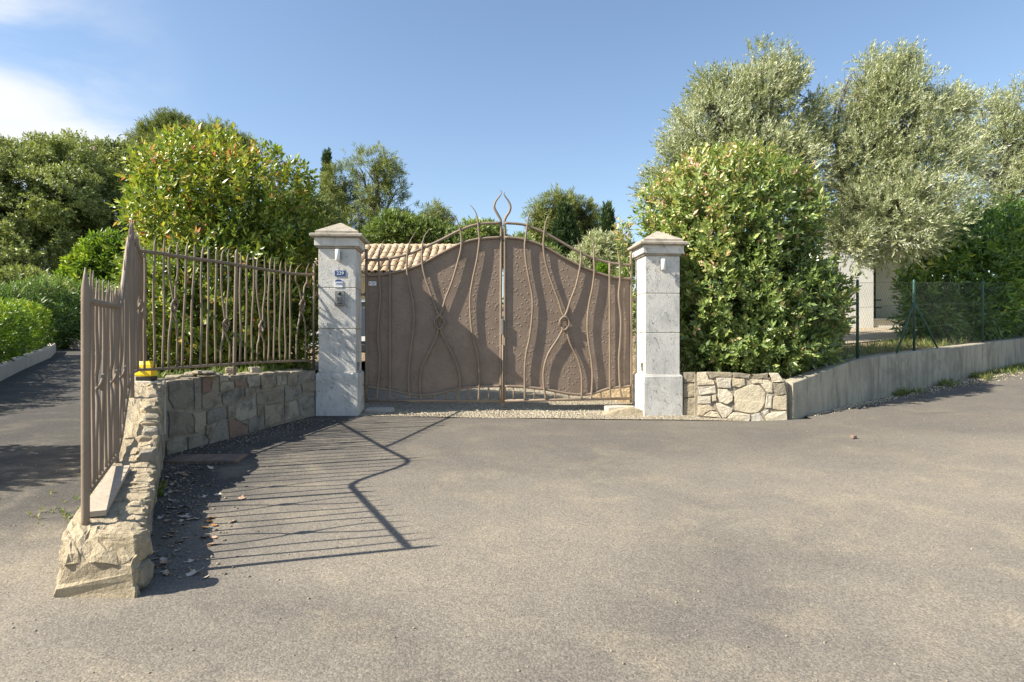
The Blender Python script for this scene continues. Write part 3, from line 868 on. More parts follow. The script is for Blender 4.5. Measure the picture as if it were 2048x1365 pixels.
# ------------------------------------------------------------------ stone walls
def plane_hit(px, py, o, nrm):
    d = Vector(((px - 1024) / F, 1, (683 - py) / F))
    return d * (o.dot(nrm) / d.dot(nrm))
def stone_piece(poly, nrm, proud, parent, mat, depth=0.05, label=None):
    """irregular stone with broken edges, set proud of the wall face"""
    c = sum(poly, Vector()) / len(poly)
    P = []
    n_ = len(poly)
    for i in range(n_):
        a, b = poly[i], poly[(i + 1) % n_]
        P.append(a + (c - a) * 0.025)
        L_ = (b - a).length
        if L_ > 0.09:
            m = (a + b) / 2
            m = m + (c - m).normalized() * random.uniform(-0.006, 0.008) + (b - a) * random.uniform(-0.15, 0.15)
            P.append(m)
    # shrink for the joint
    P = [p + (c - p).normalized() * 0.0035 for p in P]
    k = len(P); vs = []
    for (s_, d) in ((1.0, -depth), (1.0, proud * 0.7), (0.95, proud * 0.95), (0.6, proud)):
        for p in P:
            q_ = c + (p - c) * s_
            jit = random.uniform(-0.25, 0.25) * proud if s_ < 1 else random.uniform(-0.15, 0.1) * proud
            vs.append(q_ + nrm * (d + jit))
    vs.append(c + nrm * (proud * random.uniform(0.9, 1.25)))
    fs = []
    for r_ in range(3):
        for i in range(k):
            j = (i + 1) % k
            fs.append((r_ * k + i, r_ * k + j, (r_ + 1) * k + j, (r_ + 1) * k + i))
    for i in range(k): fs.append((3 * k + i, 3 * k + (i + 1) % k, 4 * k))
    # orientation
    a1 = (P[1] - P[0]).cross(P[2] - P[1]).dot(nrm)
    tot = sum(((P[(i + 1) % k] - P[i]).cross(P[(i + 2) % k] - P[(i + 1) % k]).dot(nrm)) for i in range(k))
    if tot < 0: fs = [f[::-1] for f in fs]
    mb = MB(); mb.add(vs, fs, False)
    o = mb.build('stone', mat, parent)
    if label: o['label'] = label
    return o

# left wall: from the corner of the lane to the number pillar
A0 = Vector((-3.262, 5.85, 0)); A1 = Vector((-2.545, 8.12, 0))
WLd = (A1 - A0).normalized(); WLn = Vector((WLd.y, -WLd.x, 0))
wall_l = empty('stone_wall', ((A0.x + A1.x) / 2, (A0.y + A1.y) / 2, -1.05), 'grey rubble stone wall under the iron fence, left of the pillar', 'wall')
mb = MB()
def ww(s, back, z):
    p = A0 + WLd * s - WLn * back
    return Vector((p.x, p.y, z))
Lw = (A1 - A0).length
nn = 24; vs = []
for i in range(nn + 1):
    s = Lw * i / nn
    zt = -0.405 + 0.012 * noise.noise(Vector((s * 4, 0, 1)))
    vs += [ww(s, 0.006, -1.35), ww(s, 0.006, zt), ww(s, 0.06, zt + 0.012), ww(s, 0.34, zt + 0.008), ww(s, 0.36, -1.2)]
fs = [(i * 5 + j, i * 5 + 5 + j, i * 5 + 6 + j, i * 5 + 1 + j) for i in range(nn) for j in range(4)]
fs += [(0, 1, 2, 3, 4), tuple(nn * 5 + j for j in (4, 3, 2, 1, 0))]
mb.add(vs, fs); mb.build('mortar_core', M_MORTAR, wall_l)
SL = [
 [(90, 265), (240, 240), (390, 235), (405, 400), (400, 560), (330, 600), (160, 600), (100, 480)], [(408, 230), (495, 230), (495, 600), (410, 620)],
 [(505, 215), (620, 215), (610, 360), (590, 400), (500, 410)], [(625, 205), (700, 200), (700, 350), (620, 370)],
 [(500, 420), (620, 380), (700, 380), (730, 430), (740, 500), (600, 600), (500, 600)], [(712, 192), (830, 190), (820, 262), (715, 268)],
 [(835, 188), (1010, 178), (1018, 240), (890, 252), (828, 250)], [(712, 275), (885, 260), (880, 350), (720, 395)],
 [(893, 258), (1030, 258), (1045, 330), (900, 345)], [(1035, 188), (1195, 182), (1195, 320), (1060, 332), (1032, 250)],
 [(740, 410), (880, 358), (1012, 350), (1012, 430), (880, 528), (755, 555)], [(1018, 345), (1155, 338), (1155, 400), (1018, 447)],
 [(1203, 182), (1380, 172), (1402, 318), (1208, 360)], [(1387, 170), (1525, 162), (1522, 300), (1410, 320)],
 [(1532, 162), (1652, 152), (1650, 285), (1530, 310)], [(1660, 150), (1860, 140), (1862, 235), (1658, 282)],
 [(895, 535), (1138, 448), (1160, 670), (980, 752), (895, 712)], [(798, 560), (887, 535), (888, 715), (805, 720)],
 [(555, 625), (600, 608), (740, 570), (792, 565), (795, 700), (700, 720), (560, 780)], [(1162, 400), (1340, 372), (1485, 348), (1492, 520), (1250, 550), (1162, 545)],
 [(1497, 325), (1682, 295), (1702, 400), (1640, 470), (1498, 522)], [(1690, 290), (1865, 245), (1868, 375), (1710, 402)],
 [(88, 615), (150, 612), (375, 640), (408, 740), (402, 892), (200, 930), (95, 950), (105, 720)], [(380, 640), (545, 618), (552, 785), (460, 890), (412, 892), (412, 720)],
 [(550, 795), (695, 730), (590, 965), (540, 905)], [(700, 728), (800, 728), (832, 970), (570, 1062), (585, 980)],
 [(812, 730), (905, 728), (1052, 800), (1058, 900), (838, 975)], [(1060, 705), (1228, 668), (1248, 820), (1065, 900)],
 [(1167, 555), (1240, 555), (1240, 660), (1168, 682)], [(1245, 560), (1485, 530), (1492, 740), (1255, 815)],
 [(1495, 528), (1640, 478), (1684, 682), (1500, 740)], [(1650, 475), (1862, 385), (1868, 700), (1692, 690)],
 [(65, 975), (320, 925), (325, 1122), (65, 1165)], [(328, 928), (530, 900), (562, 1062), (333, 1118)], [(965, 765), (1052, 712), (1052, 792)],
 [(60, 1175), (300, 1135), (300, 1260), (60, 1300)], [(310, 1130), (560, 1075), (570, 1200), (310, 1240)], [(575, 1070), (830, 985), (840, 1120), (575, 1190)],
]
fo = A0.copy()
for i, poly in enumerate(SL):
    P = [plane_hit(320 + x * 0.16602, 720 + y * 0.16602, fo, WLn) for x, y in poly]
    mat = M_STONE_RED if i in (2, 8, 26) else M_STONE_DK if i in (0, 22, 6) else M_STONE_L
    stone_piece(P, WLn, random.uniform(0.006, 0.020), wall_l, mat)
# cap stones along the top edge
s = 0.05
while s < Lw - 0.12:
    ln = random.uniform(0.16, 0.34)
    ln = min(ln, Lw - s - 0.02)
    for (b0, b1) in ((-0.005, 0.17), (0.18, 0.345)):
        j = lambda a: a + random.uniform(-0.012, 0.012)
        zt = -0.385 + random.uniform(-0.008, 0.012)
        P = [ww(s + .008, j(b0), zt), ww(s + ln * 0.5, j(b0), zt), ww(s + ln - .008, j(b0), zt), ww(s + ln - .008, j(b1), zt), ww(s + ln * .5, j(b1), zt), ww(s + .008, j(b1), zt)]
        stone_piece(P, Vector((0, 0, 1)), 0.012, wall_l, M_STONE_TAN if random.random() < 0.5 else M_STONE_L, 0.03)
    s += ln

# right wall
B0 = Vector((2.36, 8.42, 0)); B1 = Vector((3.615, 8.17, 0))
WRd = (B1 - B0).normalized(); WRn = Vector((WRd.y, -WRd.x, 0))
wall_r = empty('stone_wall', ((B0.x + B1.x) / 2, (B0.y + B1.y) / 2, -1.05), 'pale sunlit limestone rubble wall under the big hedge, right of the gate', 'wall')
mb = MB()
Lr = (B1 - B0).length
def wr(s, back, z):
    p = B0 + WRd * s - WRn * back
    return Vector((p.x, p.y, z))
vs = []
for i in range(13):
    s = 0.10 + (Lr - 0.10) * i / 12
    zt = -0.435 - 0.10 * (s / Lr) + 0.008 * noise.noise(Vector((s * 5, 0, 9)))
    vs += [wr(s - (0.02 if i == 12 else 0), 0.006, -1.4), wr(s - (0.02 if i == 12 else 0), 0.006, zt), wr(s - (0.02 if i == 12 else 0), 0.35, zt), wr(s - (0.02 if i == 12 else 0), 0.35, -1.4)]
fs = [(i * 4 + j, i * 4 + 4 + j, i * 4 + 5 + j, i * 4 + 1 + j) for i in range(12) for j in range(3)]
fs += [(0, 1, 2, 3), (51, 50, 49, 48)]
mb.add(vs, fs)
vs = []
for s in (-0.16, 0.12):
    vs += [wr(s, 0.115, -1.4), wr(s, 0.115, -0.44), wr(s, 0.35, -0.44), wr(s, 0.35, -1.4)]
mb.add(vs, [(0, 4, 5, 1), (1, 5, 6, 2), (2, 6, 7, 3), (0, 1, 2, 3), (7, 6, 5, 4)])
mb.build('mortar_core', M_MORTAR, wall_r)
SR = [
 [(370, 310), (490, 305), (530, 400), (605, 425), (612, 480), (370, 495)], [(500, 305), (850, 312), (852, 372), (640, 372), (540, 395)],
 [(372, 505), (622, 490), (632, 600), (400, 625)], [(622, 385), (845, 385), (835, 530), (650, 520)],
 [(852, 385), (1022, 398), (1022, 480), (950, 522), (850, 505)], [(860, 312), (1105, 338), (1080, 398), (1030, 388), (860, 375)],
 [(1112, 338), (1342, 318), (1342, 400), (1180, 402)], [(1350, 318), (1480, 318), (1565, 440), (1400, 448)],
 [(1075, 410), (1262, 408), (1272, 462), (1125, 465)], [(1270, 408), (1345, 408), (1402, 460), (1402, 590), (1325, 592), (1232, 478)],
 [(1410, 458), (1565, 448), (1598, 605), (1470, 632), (1412, 575)], [(370, 638), (562, 630), (562, 738), (372, 745)],
 [(568, 622), (640, 605), (642, 705), (570, 712)], [(650, 540), (780, 538), (862, 620), (862, 700), (780, 752), (680, 722), (642, 640)],
 [(880, 570), (950, 530), (1120, 470), (1222, 482), (1312, 592), (1300, 740), (1225, 848), (1120, 882), (882, 832), (868, 700)],
 [(1320, 602), (1402, 608), (1385, 805), (1292, 800)], [(1410, 640), (1595, 615), (1595, 830), (1395, 815)],
 [(620, 722), (700, 732), (865, 805), (850, 850), (762, 935), (715, 935), (640, 800)], [(372, 752), (540, 745), (622, 820), (540, 832), (440, 905), (372, 905)],
 [(445, 908), (560, 832), (660, 862), (705, 935)], [(860, 850), (1105, 888), (1085, 985), (800, 960), (775, 935)],
 [(1110, 888), (1225, 860), (1302, 985), (1105, 985)], [(1232, 855), (1345, 812), (1352, 862), (1290, 905)], [(1340, 868), (1595, 838), (1595, 1010), (1320, 1000), (1290, 910)],
 [(370, 912), (700, 945), (700, 1040), (370, 1010)], [(710, 948), (1090, 990), (1090, 1070), (710, 1050)], [(1100, 992), (1590, 1015), (1590, 1090), (1100, 1075)],
]
for i, poly in enumerate(SR):
    P = [plane_hit(1340 + x * 0.14648, 700 + y * 0.14648, B0, WRn) for x, y in poly]
    stone_piece(P, WRn, random.uniform(0.008, 0.024), wall_r, M_STONE_TAN if i in (1, 5, 6, 10) else M_STONE_R)
B0b = B0 - WRn * 0.10
for poly in ([(175, 305), (352, 305), (352, 450), (180, 455)], [(180, 465), (345, 463), (358, 640), (185, 660)], [(185, 670), (355, 650), (365, 930), (165, 935)]):
    P = [plane_hit(1340 + x * 0.14648, 700 + y * 0.14648, B0b, WRn) for x, y in poly]
    stone_piece(P, WRn, 0.02, wall_r, M_STONE_TAN)
# end face of the right wall (turns towards the retaining wall)
Rn = WRd
for (z0, z1, b0, b1) in ((-1.12, -0.83, 0.02, 0.17), (-0.82, -0.70, 0.02, 0.18), (-0.69, -0.54, 0.02, 0.17), (-1.12, -0.90, 0.18, 0.33), (-0.89, -0.70, 0.19, 0.33), (-0.69, -0.54, 0.18, 0.33)):
    e = B1 - WRd * 0.018
    P = [Vector((e.x, e.y, z)) - WRn * b + Vector((0, 0, random.uniform(-.01, .01))) for b, z in ((b0, z0), (b1, z0), (b1, z1), (b0, z1))]
    stone_piece(P, Rn, 0.016, wall_r, M_STONE_TAN)
s = 0.13
while s < Lr - 0.1:
    ln = min(random.uniform(0.15, 0.3), Lr - s)
    zt = -0.437 - 0.10 * (s / Lr)
    for b0, b1 in ((0.0, 0.16), (0.17, 0.33)):
        P = [wr(s + .006, b0, zt), wr(s + ln - .006, b0, zt), wr(s + ln - .006, b1, zt), wr(s + .006, b1, zt)]
        stone_piece(P, Vector((0, 0, 1)), 0.02, wall_r, M_STONE_TAN, 0.03)
    s += ln

# concrete retaining wall
rw = empty('retaining_wall', (W0.x, W0.y, -1.0), 'long stained grey concrete retaining wall carrying the wire fence', 'wall')
segs = [0.0, 2.5, 5.04, 8.3, 14.0]
for a, b in zip(segs, segs[1:]):
    mb = MB(); vs = []; k_ = 12
    for i in range(k_ + 1):
        s = a + 0.006 + (b - a - 0.012) * i / k_
        p = W0 + WD * s; q_ = p + WN * 0.20
        zt = wtop(s) + 0.004 * noise.noise(Vector((s * 6, 0, 0)))
        vs += [(p.x, p.y, -1.6 if s < 10 else -1), (p.x, p.y, zt - 0.012), ((p + WN * 0.012).x, (p + WN * 0.012).y, zt), (q_.x, q_.y, zt), (q_.x, q_.y, -1.6)]
    fs = [(i * 5 + j, i * 5 + 5 + j, i * 5 + 6 + j, i * 5 + 1 + j) for i in range(k_) for j in range(4)] + [(0, 1, 2, 3, 4), tuple(k_ * 5 + j for j in (4, 3, 2, 1, 0))]
    mb.add(vs, fs); mb.build('concrete_bay', M_CONC, rw)

# ------------------------------------------------------------------ near wall (runs along the lane towards the viewer)
LP = [Vector((-2.15, 3.15, 0)), Vector((-2.77, 4.40, 0)), Vector((-3.33, 5.55, 0)), Vector((-4.37, 7.45, 0)), Vector((-5.0, 8.6, 0))]
def lpath(y):
    for a, b in zip(LP, LP[1:]):
        if y <= b.y or b is LP[-1]:
            t_ = (y - a.y) / (b.y - a.y); return a + (b - a) * t_
def near_top(y):
    z = -0.925 + 0.061 * (y - 3.15)
    return z + (-0.385 - z) * sstep(4.1, 5.62, y)
near = empty('low_rubble_wall', (-2.0, 3.1, -1.22), 'low rough rubble wall with rounded end carrying the fence along the lane', 'wall')
RE = lambda y: -1.79 - (y - 3.0) * 0.517          # right face line
LE = lambda y: -2.20 - (y - 3.0) * 0.490 if y < 5.6 else -3.474 - (y - 5.6) * 0.55
vs = []; prof_n = 15
ysn = [2.985, 2.995, 3.01, 3.03, 3.06] + [3.10 + 0.05 * i for i in range(56)]; prof_n = 57
for y in ysn:
    e = min(1, max(0, (y - 2.975) / 0.16)); e = math.sqrt(1 - (1 - e) ** 2)
    xl, xr = LE(y), RE(y)
    cx = (xl + xr) / 2; hw = (xr - xl) / 2 * (0.80 + 0.20 * e)
    gz = ground_z(cx, y) - 0.12
    zt = gz + 0.30 * 0 + (near_top(y) - gz) * (0.55 + 0.45 * e)
    H = zt - gz
    dense = []
    pr = [(-1.06, 0), (-1.02, .25), (-1.0, .5), (-.97, .75), (-.90, .93), (-.78, 1.0), (-.45, 1.01), (-.1, 1.0), (.25, .99), (.55, .99), (.8, .985), (.95, .93), (1.0, .75), (1.0, .4), (1.02, 0)]
    for (a0, b0), (a1, b1) in zip(pr, pr[1:]):
        for q5 in range(4): dense.append((a0 + (a1 - a0) * q5 / 4, b0 + (b1 - b0) * q5 / 4))
    dense.append(pr[-1])
    for a, b in dense:
        p = Vector((cx + a * hw, y, gz + b * H))
        rgh = 1.9 if y < 3.15 else 1.0 if (a > .3 or y < 3.2 or y > 4.25) else 0.35
        nv = noise.noise_vector(p * 5.5) * 0.018 + (noise.noise_vector(p * 15) * 0.013 + noise.noise_vector(p * 38) * 0.008) * rgh
        vs.append(p + nv)
m_ = prof_n; L_ = len(ysn)
fs = [(i * m_ + j, i * m_ + j + 1, (i + 1) * m_ + j + 1, (i + 1) * m_ + j) for i in range(L_ - 1) for j in range(m_ - 1)]
fs.append(tuple(range(m_ - 1, -1, -1))); fs.append(tuple((L_ - 1) * m_ + j for j in range(m_)))
mb = MB(); mb.add(vs, [f[::-1] for f in fs], False); mb.build('wall_core', M_RUBBLE, near)
# coping and end stones
def rock(name, c, size, mat, parent, rz=0, seed=0, lvl=2, amp=0.16, ex=0.42):
    bm_v, bm_f = ICO[lvl]
    vs = []
    M3 = Matrix.Rotation(rz, 3, 'Z')
    for v in bm_v:
        q_ = Vector([math.copysign(abs(a) ** ex, a) for a in v])
        q_ = q_ * (1 + amp * noise.noise(Vector(v) * 1.6 + Vector((seed * 3.7, seed, 1))) + (amp * .35 * noise.noise(Vector(v) * 5 + Vector((seed, 2, 1))) if lvl > 2 else 0))
        vs.append(Vector(c) + M3 @ Vector((q_.x * size[0] / 2, q_.y * size[1] / 2, q_.z * size[2] / 2)))
    mb = MB(); mb.add(vs, bm_f, False)
    return mb.build(name, mat, parent) if parent is not None else mb.build(name, mat, None, tuple(Vector(c) - Vector((0, 0, size[2] / 2))))
import bmesh
ICO = {}
for l in (1, 2, 3, 4):
    b_ = bmesh.new(); bmesh.ops.create_icosphere(b_, subdivisions=l, radius=1)
    ICO[l] = ([tuple(v.co) for v in b_.verts], [tuple(v.index for v in f.verts) for f in b_.faces]); b_.free()
y = 3.20; k = 0
ang = math.atan2(1, -0.517) - math.pi / 2
while y < 5.7:
    ln = random.uniform(0.10, 0.22)
    for row in ((0, 1) if y < 4.15 else (0,)):
        wd = 0.15 if row == 0 else 0.10
        x = RE(y + ln / 2) - (0.065 if row == 0 else 0.17)
        yy = y + ln / 2 + random.uniform(-0.02, 0.02)
        rock('stone', (x, yy, near_top(yy) - 0.056 + random.uniform(-.014, .008)), (wd * random.uniform(.85, 1.05), ln * 1.02, 0.12), M_RUBBLE, near, ang, k, 3, 0.26, 0.5)
        k += 1
    y += ln
y = 3.05
while y < 5.75:
    ln = random.uniform(0.16, 0.34)
    z = ground_z(RE(y), y) + 0.06
    while z < near_top(y + ln / 2) - 0.1:
        h = random.uniform(0.12, 0.2)
        rock('stone', (RE(y + ln / 2) - 0.052, y + ln / 2, z + h / 2 - .02), (0.115, ln * .96, h * .95), M_STONE_L, near, ang, k, 2, 0.12); k += 1
        z += h
    y += ln
rock('stone', (-1.915, 3.075, -1.005), (0.25, 0.12, 0.16), M_RUBBLE, near, -0.1, 91, 4, 0.22, 0.5)
rock('stone', (-1.90, 3.07, -1.145), (0.24, 0.12, 0.14), M_STONE_TAN, near, 0.05, 92, 4, 0.18, 0.55)
# pale mortar arris where ramp meets the road-side face
mb = MB(); mb.box((-3.245, 5.83, -0.62), (0.02, 0.03, 0.50), 0, 0.004); mb.build('mortar_arris', M_SLAB, near)
mb = MB(); mb.box((-3.37, 5.72, -0.392), (0.30, 0.05, 0.05), 0, 0.008); mb.build('ramp_coping', M_SLAB, near)
# wall continues along the lane behind the fence
mb = MB(); vs = []
for y in [5.55, 6, 6.5, 7, 7.5, 8, 8.6, 10, 12]:
    xl = LE(y); zt = -0.40 + 0.02 * (y - 5.6)
    vs += [(xl, y, -1.3), (xl - 0.0, y, zt - 0.01), (xl + 0.02, y, zt), (xl + 0.24, y, zt), (xl + 0.25, y, -1)]
fs = [(i * 5 + j, i * 5 + 1 + j, i * 5 + 6 + j, i * 5 + 5 + j) for i in range(8) for j in range(4)] + [(4, 3, 2, 1, 0)]
mb.add(vs, fs); mb.build('rear_run', M_RUBBLE, near)

# plank lying on the wall
pa, pb = Vector((-2.175, 3.22, -0.905)), Vector((-2.60, 4.12, -0.850))
t_ = (pb - pa).normalized(); sd = Vector((t_.y, -t_.x, 0)).normalized() * 0.052; upv = Vector((0, 0, 0.028))
mb = MB(); off_ = Vector((0.022, 0.0, 0.0))
vs = []
for c in (pa + off_, pb + off_):
    vs += [c - sd, c + sd, c + sd + upv, c - sd + upv]
mb.add(vs, [(0, 1, 2, 3), (7, 6, 5, 4), (3, 2, 6, 7), (1, 5, 6, 2), (0, 3, 7, 4), (0, 4, 5, 1)])
tag(mb.build('plank', M_WOOD, None, tuple(pa)), 'pale wooden plank lying under the near fence on the low wall', 'plank')

# ------------------------------------------------------------------ fences
FE0 = Vector((-3.37, 5.60, 0)); FE1 = Vector((-2.625, 8.22, 0))
Fd = (FE1 - FE0).normalized(); Fn = Vector((Fd.y, -Fd.x, 0))
def Fp(px, py): return plane_hit(px, py, FE0, Fn)
fence = empty('iron_fence', (FE0.x, FE0.y, -0.38), 'brown wavy iron fence on the stone wall, from the corner to the pillar', 'fence', 'wavy iron fences')
Z2 = lambda x, y: (80 + x * 0.32241, 420 + y * 0.32234)
railT = [Z2(600, 255), Z2(720, 268), Z2(860, 290), Z2(1010, 312), Z2(1175, 335), Z2(1330, 362), Z2(1460, 382), Z2(1560, 397), Z2(1640, 402), Z2(1705, 402)]
railB = [Z2(590, 996), Z2(720, 990), Z2(860, 982), Z2(1010, 970), Z2(1175, 960), Z2(1330, 950), Z2(1460, 944), Z2(1560, 940), Z2(1640, 939), Z2(1705, 939)]
for nm, rl, r_ in (('top_rail', railT, 0.016), ('bottom_rail', railB, 0.013)):
    mb = MB(); mb.tube(spline([Fp(*p) for p in rl], 3), r_, 8); mb.build(nm, M_IRON, fence)
def fbar(top, bot, amp=4, seed=0, mid=None, r=0.0105, name='bar'):
    pts = []
    for i in range(9):
        t_ = i / 8
        x = top[0] + (bot[0] - top[0]) * t_
        y = top[1] + (bot[1] - top[1]) * t_
        if 0 < i < 8: x += amp * math.sin(seed * 1.9 + t_ * 6.5) * (0.4 + 0.6 * math.sin(t_ * math.pi))
        pts.append(Z2(x, y))
    tipdx = 8 if seed % 2 else -3
    pts = [Z2(top[0] + tipdx, top[1])] + [Z2(top[0] + tipdx * .3, top[1] + 28)] + pts[1:]
    P = spline([Fp(*p) for p in pts], 3)
    mb = MB(); mb.tube(P, taper(len(P), r, True, 0.14), 6); return mb.build(name, M_IRON, fence)
tops = [(650, 225), (710, 182), (773, 175), (909, 208), (960, 215), (1008, 222), (1046, 225), (1092, 232), (1247, 262), (1285, 270), (1325, 280), (1427, 292), (1458, 305), (1490, 318), (1525, 325), (1553, 330)]
bots = [(648, 990), (708, 985), (760, 982), (882, 978), (935, 970), (993, 968), (1038, 962), (1088, 958), (1240, 950), (1275, 947), (1315, 945), (1415, 940), (1450, 940), (1490, 938), (1521, 936), (1550, 936)]
for i, (a, b) in enumerate(zip(tops, bots)): fbar(a, b, 5.5 if i % 3 else 3, i)
for (tl, tr, bl, br, kx, ky) in (((828, 200), (864, 188), (798, 982), (850, 978), 828, 592), ((1150, 240), (1176, 243), (1122, 955), (1175, 952), 1148, 712), ((1358, 280), (1392, 285), (1347, 944), (1390, 942), 1371, 722), ((1618, 335), (1668, 335), (1590, 934), (1645, 934), 1622, 592)):
    sc = 0.8 if kx > 1300 else 1.0
    gap = (tr[0] - tl[0]) / 2 + 4
    def pp(l, o=0):
        return [Fp(*Z2(x, y)) + Fn * oo for x, y, oo in l]
    up = [(tl[0] + 4, tl[1], 0), (kx - gap - 2, tl[1] + 40, 0), (kx - gap - 6, (tl[1] + ky) / 2 - 20, 0), (kx - gap * .6, ky - 110, 0), (kx - 6, ky - 35, .01), (kx + 8 * sc, ky - 5, -.012), (kx + 10 * sc, ky + 22, .012), (kx, ky + 38, .018), (kx - 10 * sc, ky + 22, .012), (kx - 8 * sc, ky - 5, -.012), (kx + 6, ky - 35, .01), (kx + gap * .6, ky - 110, 0), (kx + gap + 6, (tr[1] + ky) / 2 - 20, 0), (kx + gap + 2, tr[1] + 45, 0), (tr[0], tr[1], 0)]
    P = spline(pp(up), 3); n_ = len(P)
    mb = MB(); mb.tube(P, [0.0105 * (0.15 + .85 * min(1, min(i, n_ - 1 - i) / (n_ * 0.09))) for i in range(n_)], 6); mb.build('knotted_bar', M_IRON, fence)
    lo = [(bl[0], bl[1], 0), (bl[0] + 2, ky + (bl[1] - ky) * .55, 0), (kx - 14, ky + 90, 0), (kx - 4, ky + 40, -.01), (kx - 17 * sc, ky + 8, .014), (kx - 14 * sc, ky - 20, .02), (kx, ky - 34, .024), (kx + 14 * sc, ky - 20, .02), (kx + 17 * sc, ky + 8, .014), (kx + 4, ky + 40, -.01), (kx + 16, ky + 90, 0), (br[0] + 2, ky + (br[1] - ky) * .55, 0), (br[0], br[1], 0)]
    mb = MB(); mb.tube(spline(pp(lo), 3), 0.0105, 6); mb.build('knotted_bar', M_IRON, fence)
def post(pts, r=0.018, nm='post', parent=fence):
    mb = MB(); mb.tube(pts, r, 10); return mb.build(nm, M_IRON, parent)
P = [Fp(*Z2(1220, 245)), Fp(*Z2(1218, 330)), Fp(*Z2(1210, 700)), Fp(*Z2(1205, 1030))]
mb = MB(); PP = spline(P, 4); mb.tube(PP, taper(len(PP), 0.019, True, 0.1), 8); mb.build('post', M_IRON, fence)
post([Fp(*Z2(1698, 335)), Fp(*Z2(1697, 1000))], 0.016)

# near fence along the lane: rail heights follow the step of the wall
def railz(y):
    z = 0.205 + 0.030 * (y - 3.15)
    z = z + (0.855 - z) * sstep(4.40, 5.12, y)
    return z - 0.03 * sstep(5.12, 5.6, y) + 0.01 * max(0, y - 5.6)
def railbz(y):
    z = -0.785 + 0.0 * y
    return z + (-0.262 - z) * sstep(4.25, 5.25, y) + 0.01 * max(0, y - 5.6)
nf = empty('iron_fence', (-2.15, 3.15, -0.93), 'brown wavy iron fence seen end on along the lane, stepping up at the corner', 'fence', 'wavy iron fences')
# length samples
ysamp = [3.15 + i * (8.6 - 3.15) / 109 for i in range(110)]
mb = MB(); mb.tube([Vector((lpath(y).x, y, railz(y))) for y in ysamp], 0.019, 8); mb.build('top_rail', M_IRON, nf)
mb = MB(); mb.tube([Vector((lpath(y).x, y, railbz(y))) for y in ysamp], 0.015, 8); mb.build('bottom_rail', M_IRON, nf)
def nbar(s, seed, pair=None):
    pass
ST = 0.125
y = 3.15; idx = 0
knots = {3, 8, 12, 22, 28, 34}
Ld = (LP[1] - LP[0]).normalized()
while y < 8.55:
    base = lpath(y); dirv = (lpath(y + .01) - lpath(y)).normalized(); nrm = Vector((dirv.y, -dirv.x, 0))
    zt, zb = railz(y), railbz(y)
    if idx in (0, 11 if False else -1):
        pass
    if idx in knots:
        kz = zb + (zt - zb) * random.uniform(0.45, 0.62)
        c2 = lpath(y + ST)
        def q3(u, z, o=0.0):
            p = base + dirv * (ST / 2 + u) + nrm * o
            return Vector((p.x, p.y, z))
        g = ST * 0.5
        up = [q3(-g * .8, zt + .13), q3(-g * 1.1, zt), q3(-g * 1.2, (zt + kz) / 2 + .1), q3(-g * .5, kz + .12), q3(.01, kz, -.012), q3(0.012, kz - .03, .012), q3(0, kz - .045, .018), q3(-.012, kz - .03, .012), q3(-.01, kz, -.012), q3(g * .5, kz + .12), q3(g * 1.2, (zt + kz) / 2 + .1), q3(g * 1.1, zt), q3(g * .7, zt + .14)]
        P = spline(up, 4); n_ = len(P)
        mb = MB(); mb.tube(P, [0.0095 * (0.15 + .85 * min(1, min(i, n_ - 1 - i) / (n_ * 0.08))) for i in range(n_)], 6); mb.build('knotted_bar', M_IRON, nf)
        lo = [q3(-g * 1.0, zb), q3(-g * 1.25, (zb + kz) / 2 - .06), q3(-g * .5, kz - .13), q3(-.004, kz - .05, -.01), q3(-.022, kz - .012, .016), q3(0, kz + .035, .024), q3(.022, kz - .012, .016), q3(.004, kz - .05, -.01), q3(g * .5, kz - .13), q3(g * 1.25, (zb + kz) / 2 - .06), q3(g * 1.0, zb)]
        mb = MB(); mb.tube(spline(lo, 4), 0.0095, 6); mb.build('knotted_bar', M_IRON, nf)
        idx += 2; y += ST * 2 * abs(dirv.y); continue
    is_post = idx in (0, 10, 18, 36)
    tip = random.uniform(0.11, 0.17)
    zfoot = zb
    if is_post:
        zfoot = (near_top(y) if y < 5.6 else -0.40) - 0.03
    pts = []
    for i in range(9):
        t_ = i / 8
        u = (0 if is_post else 0.010 * math.sin(idx * 2.3 + t_ * 6.0))
        o = 0.004 * math.sin(idx * 1.3 + t_ * 5)
        p = base + dirv * u + nrm * (0 if is_post else o)
        pts.append(Vector((p.x, p.y, zt + tip + (zfoot - zt - tip) * t_)))
    P = spline(pts, 3)
    rr_ = 0.0195 if is_post else 0.0095
    mb = MB(); mb.tube(P, taper(len(P), rr_, True, 0.12 if not is_post else 0.08), 8 if is_post else 6)
    mb.build('post' if is_post else 'bar', M_IRON, nf)
    idx += 1; y += ST * abs(dirv.y)

# ------------------------------------------------------------------ things on the left wall
# yellow box with a black rubber base
q = Vector((-3.245, 5.74, -0.375)) + Vector((-0.12, 0.10, 0)); q = at(293, 752, 5.95); q.z = -0.378
t = empty('yellow_lamp_box', q, 'small yellow plastic box on a black base standing on the wall corner', 'box')
mb = MB(); mb.box(q + Vector((0, 0, 0.025)), (0.145, 0.12, 0.05), 0.1, 0.01); mb.build('base', M_BLACK, t)
mb = MB()
vs = []
for z, sx, sy in ((0.045, .072, .055), (0.06, .076, .058), (0.155, .066, .05), (0.185, .048, .038)):
    vs += [q + Vector((a * sx, b * sy, z)) for a, b in ((-1, -1), (-.3, -1.1), (.3, -1.1), (1, -1), (1, 1), (-1, 1))]
fs = [(r_ * 6 + i, r_ * 6 + (i + 1) % 6, (r_ + 1) * 6 + (i + 1) % 6, (r_ + 1) * 6 + i) for r_ in range(3) for i in range(6)] + [tuple(range(18, 24))]
mb.add(vs, fs); mb.build('cover', M_YELLOW, t)
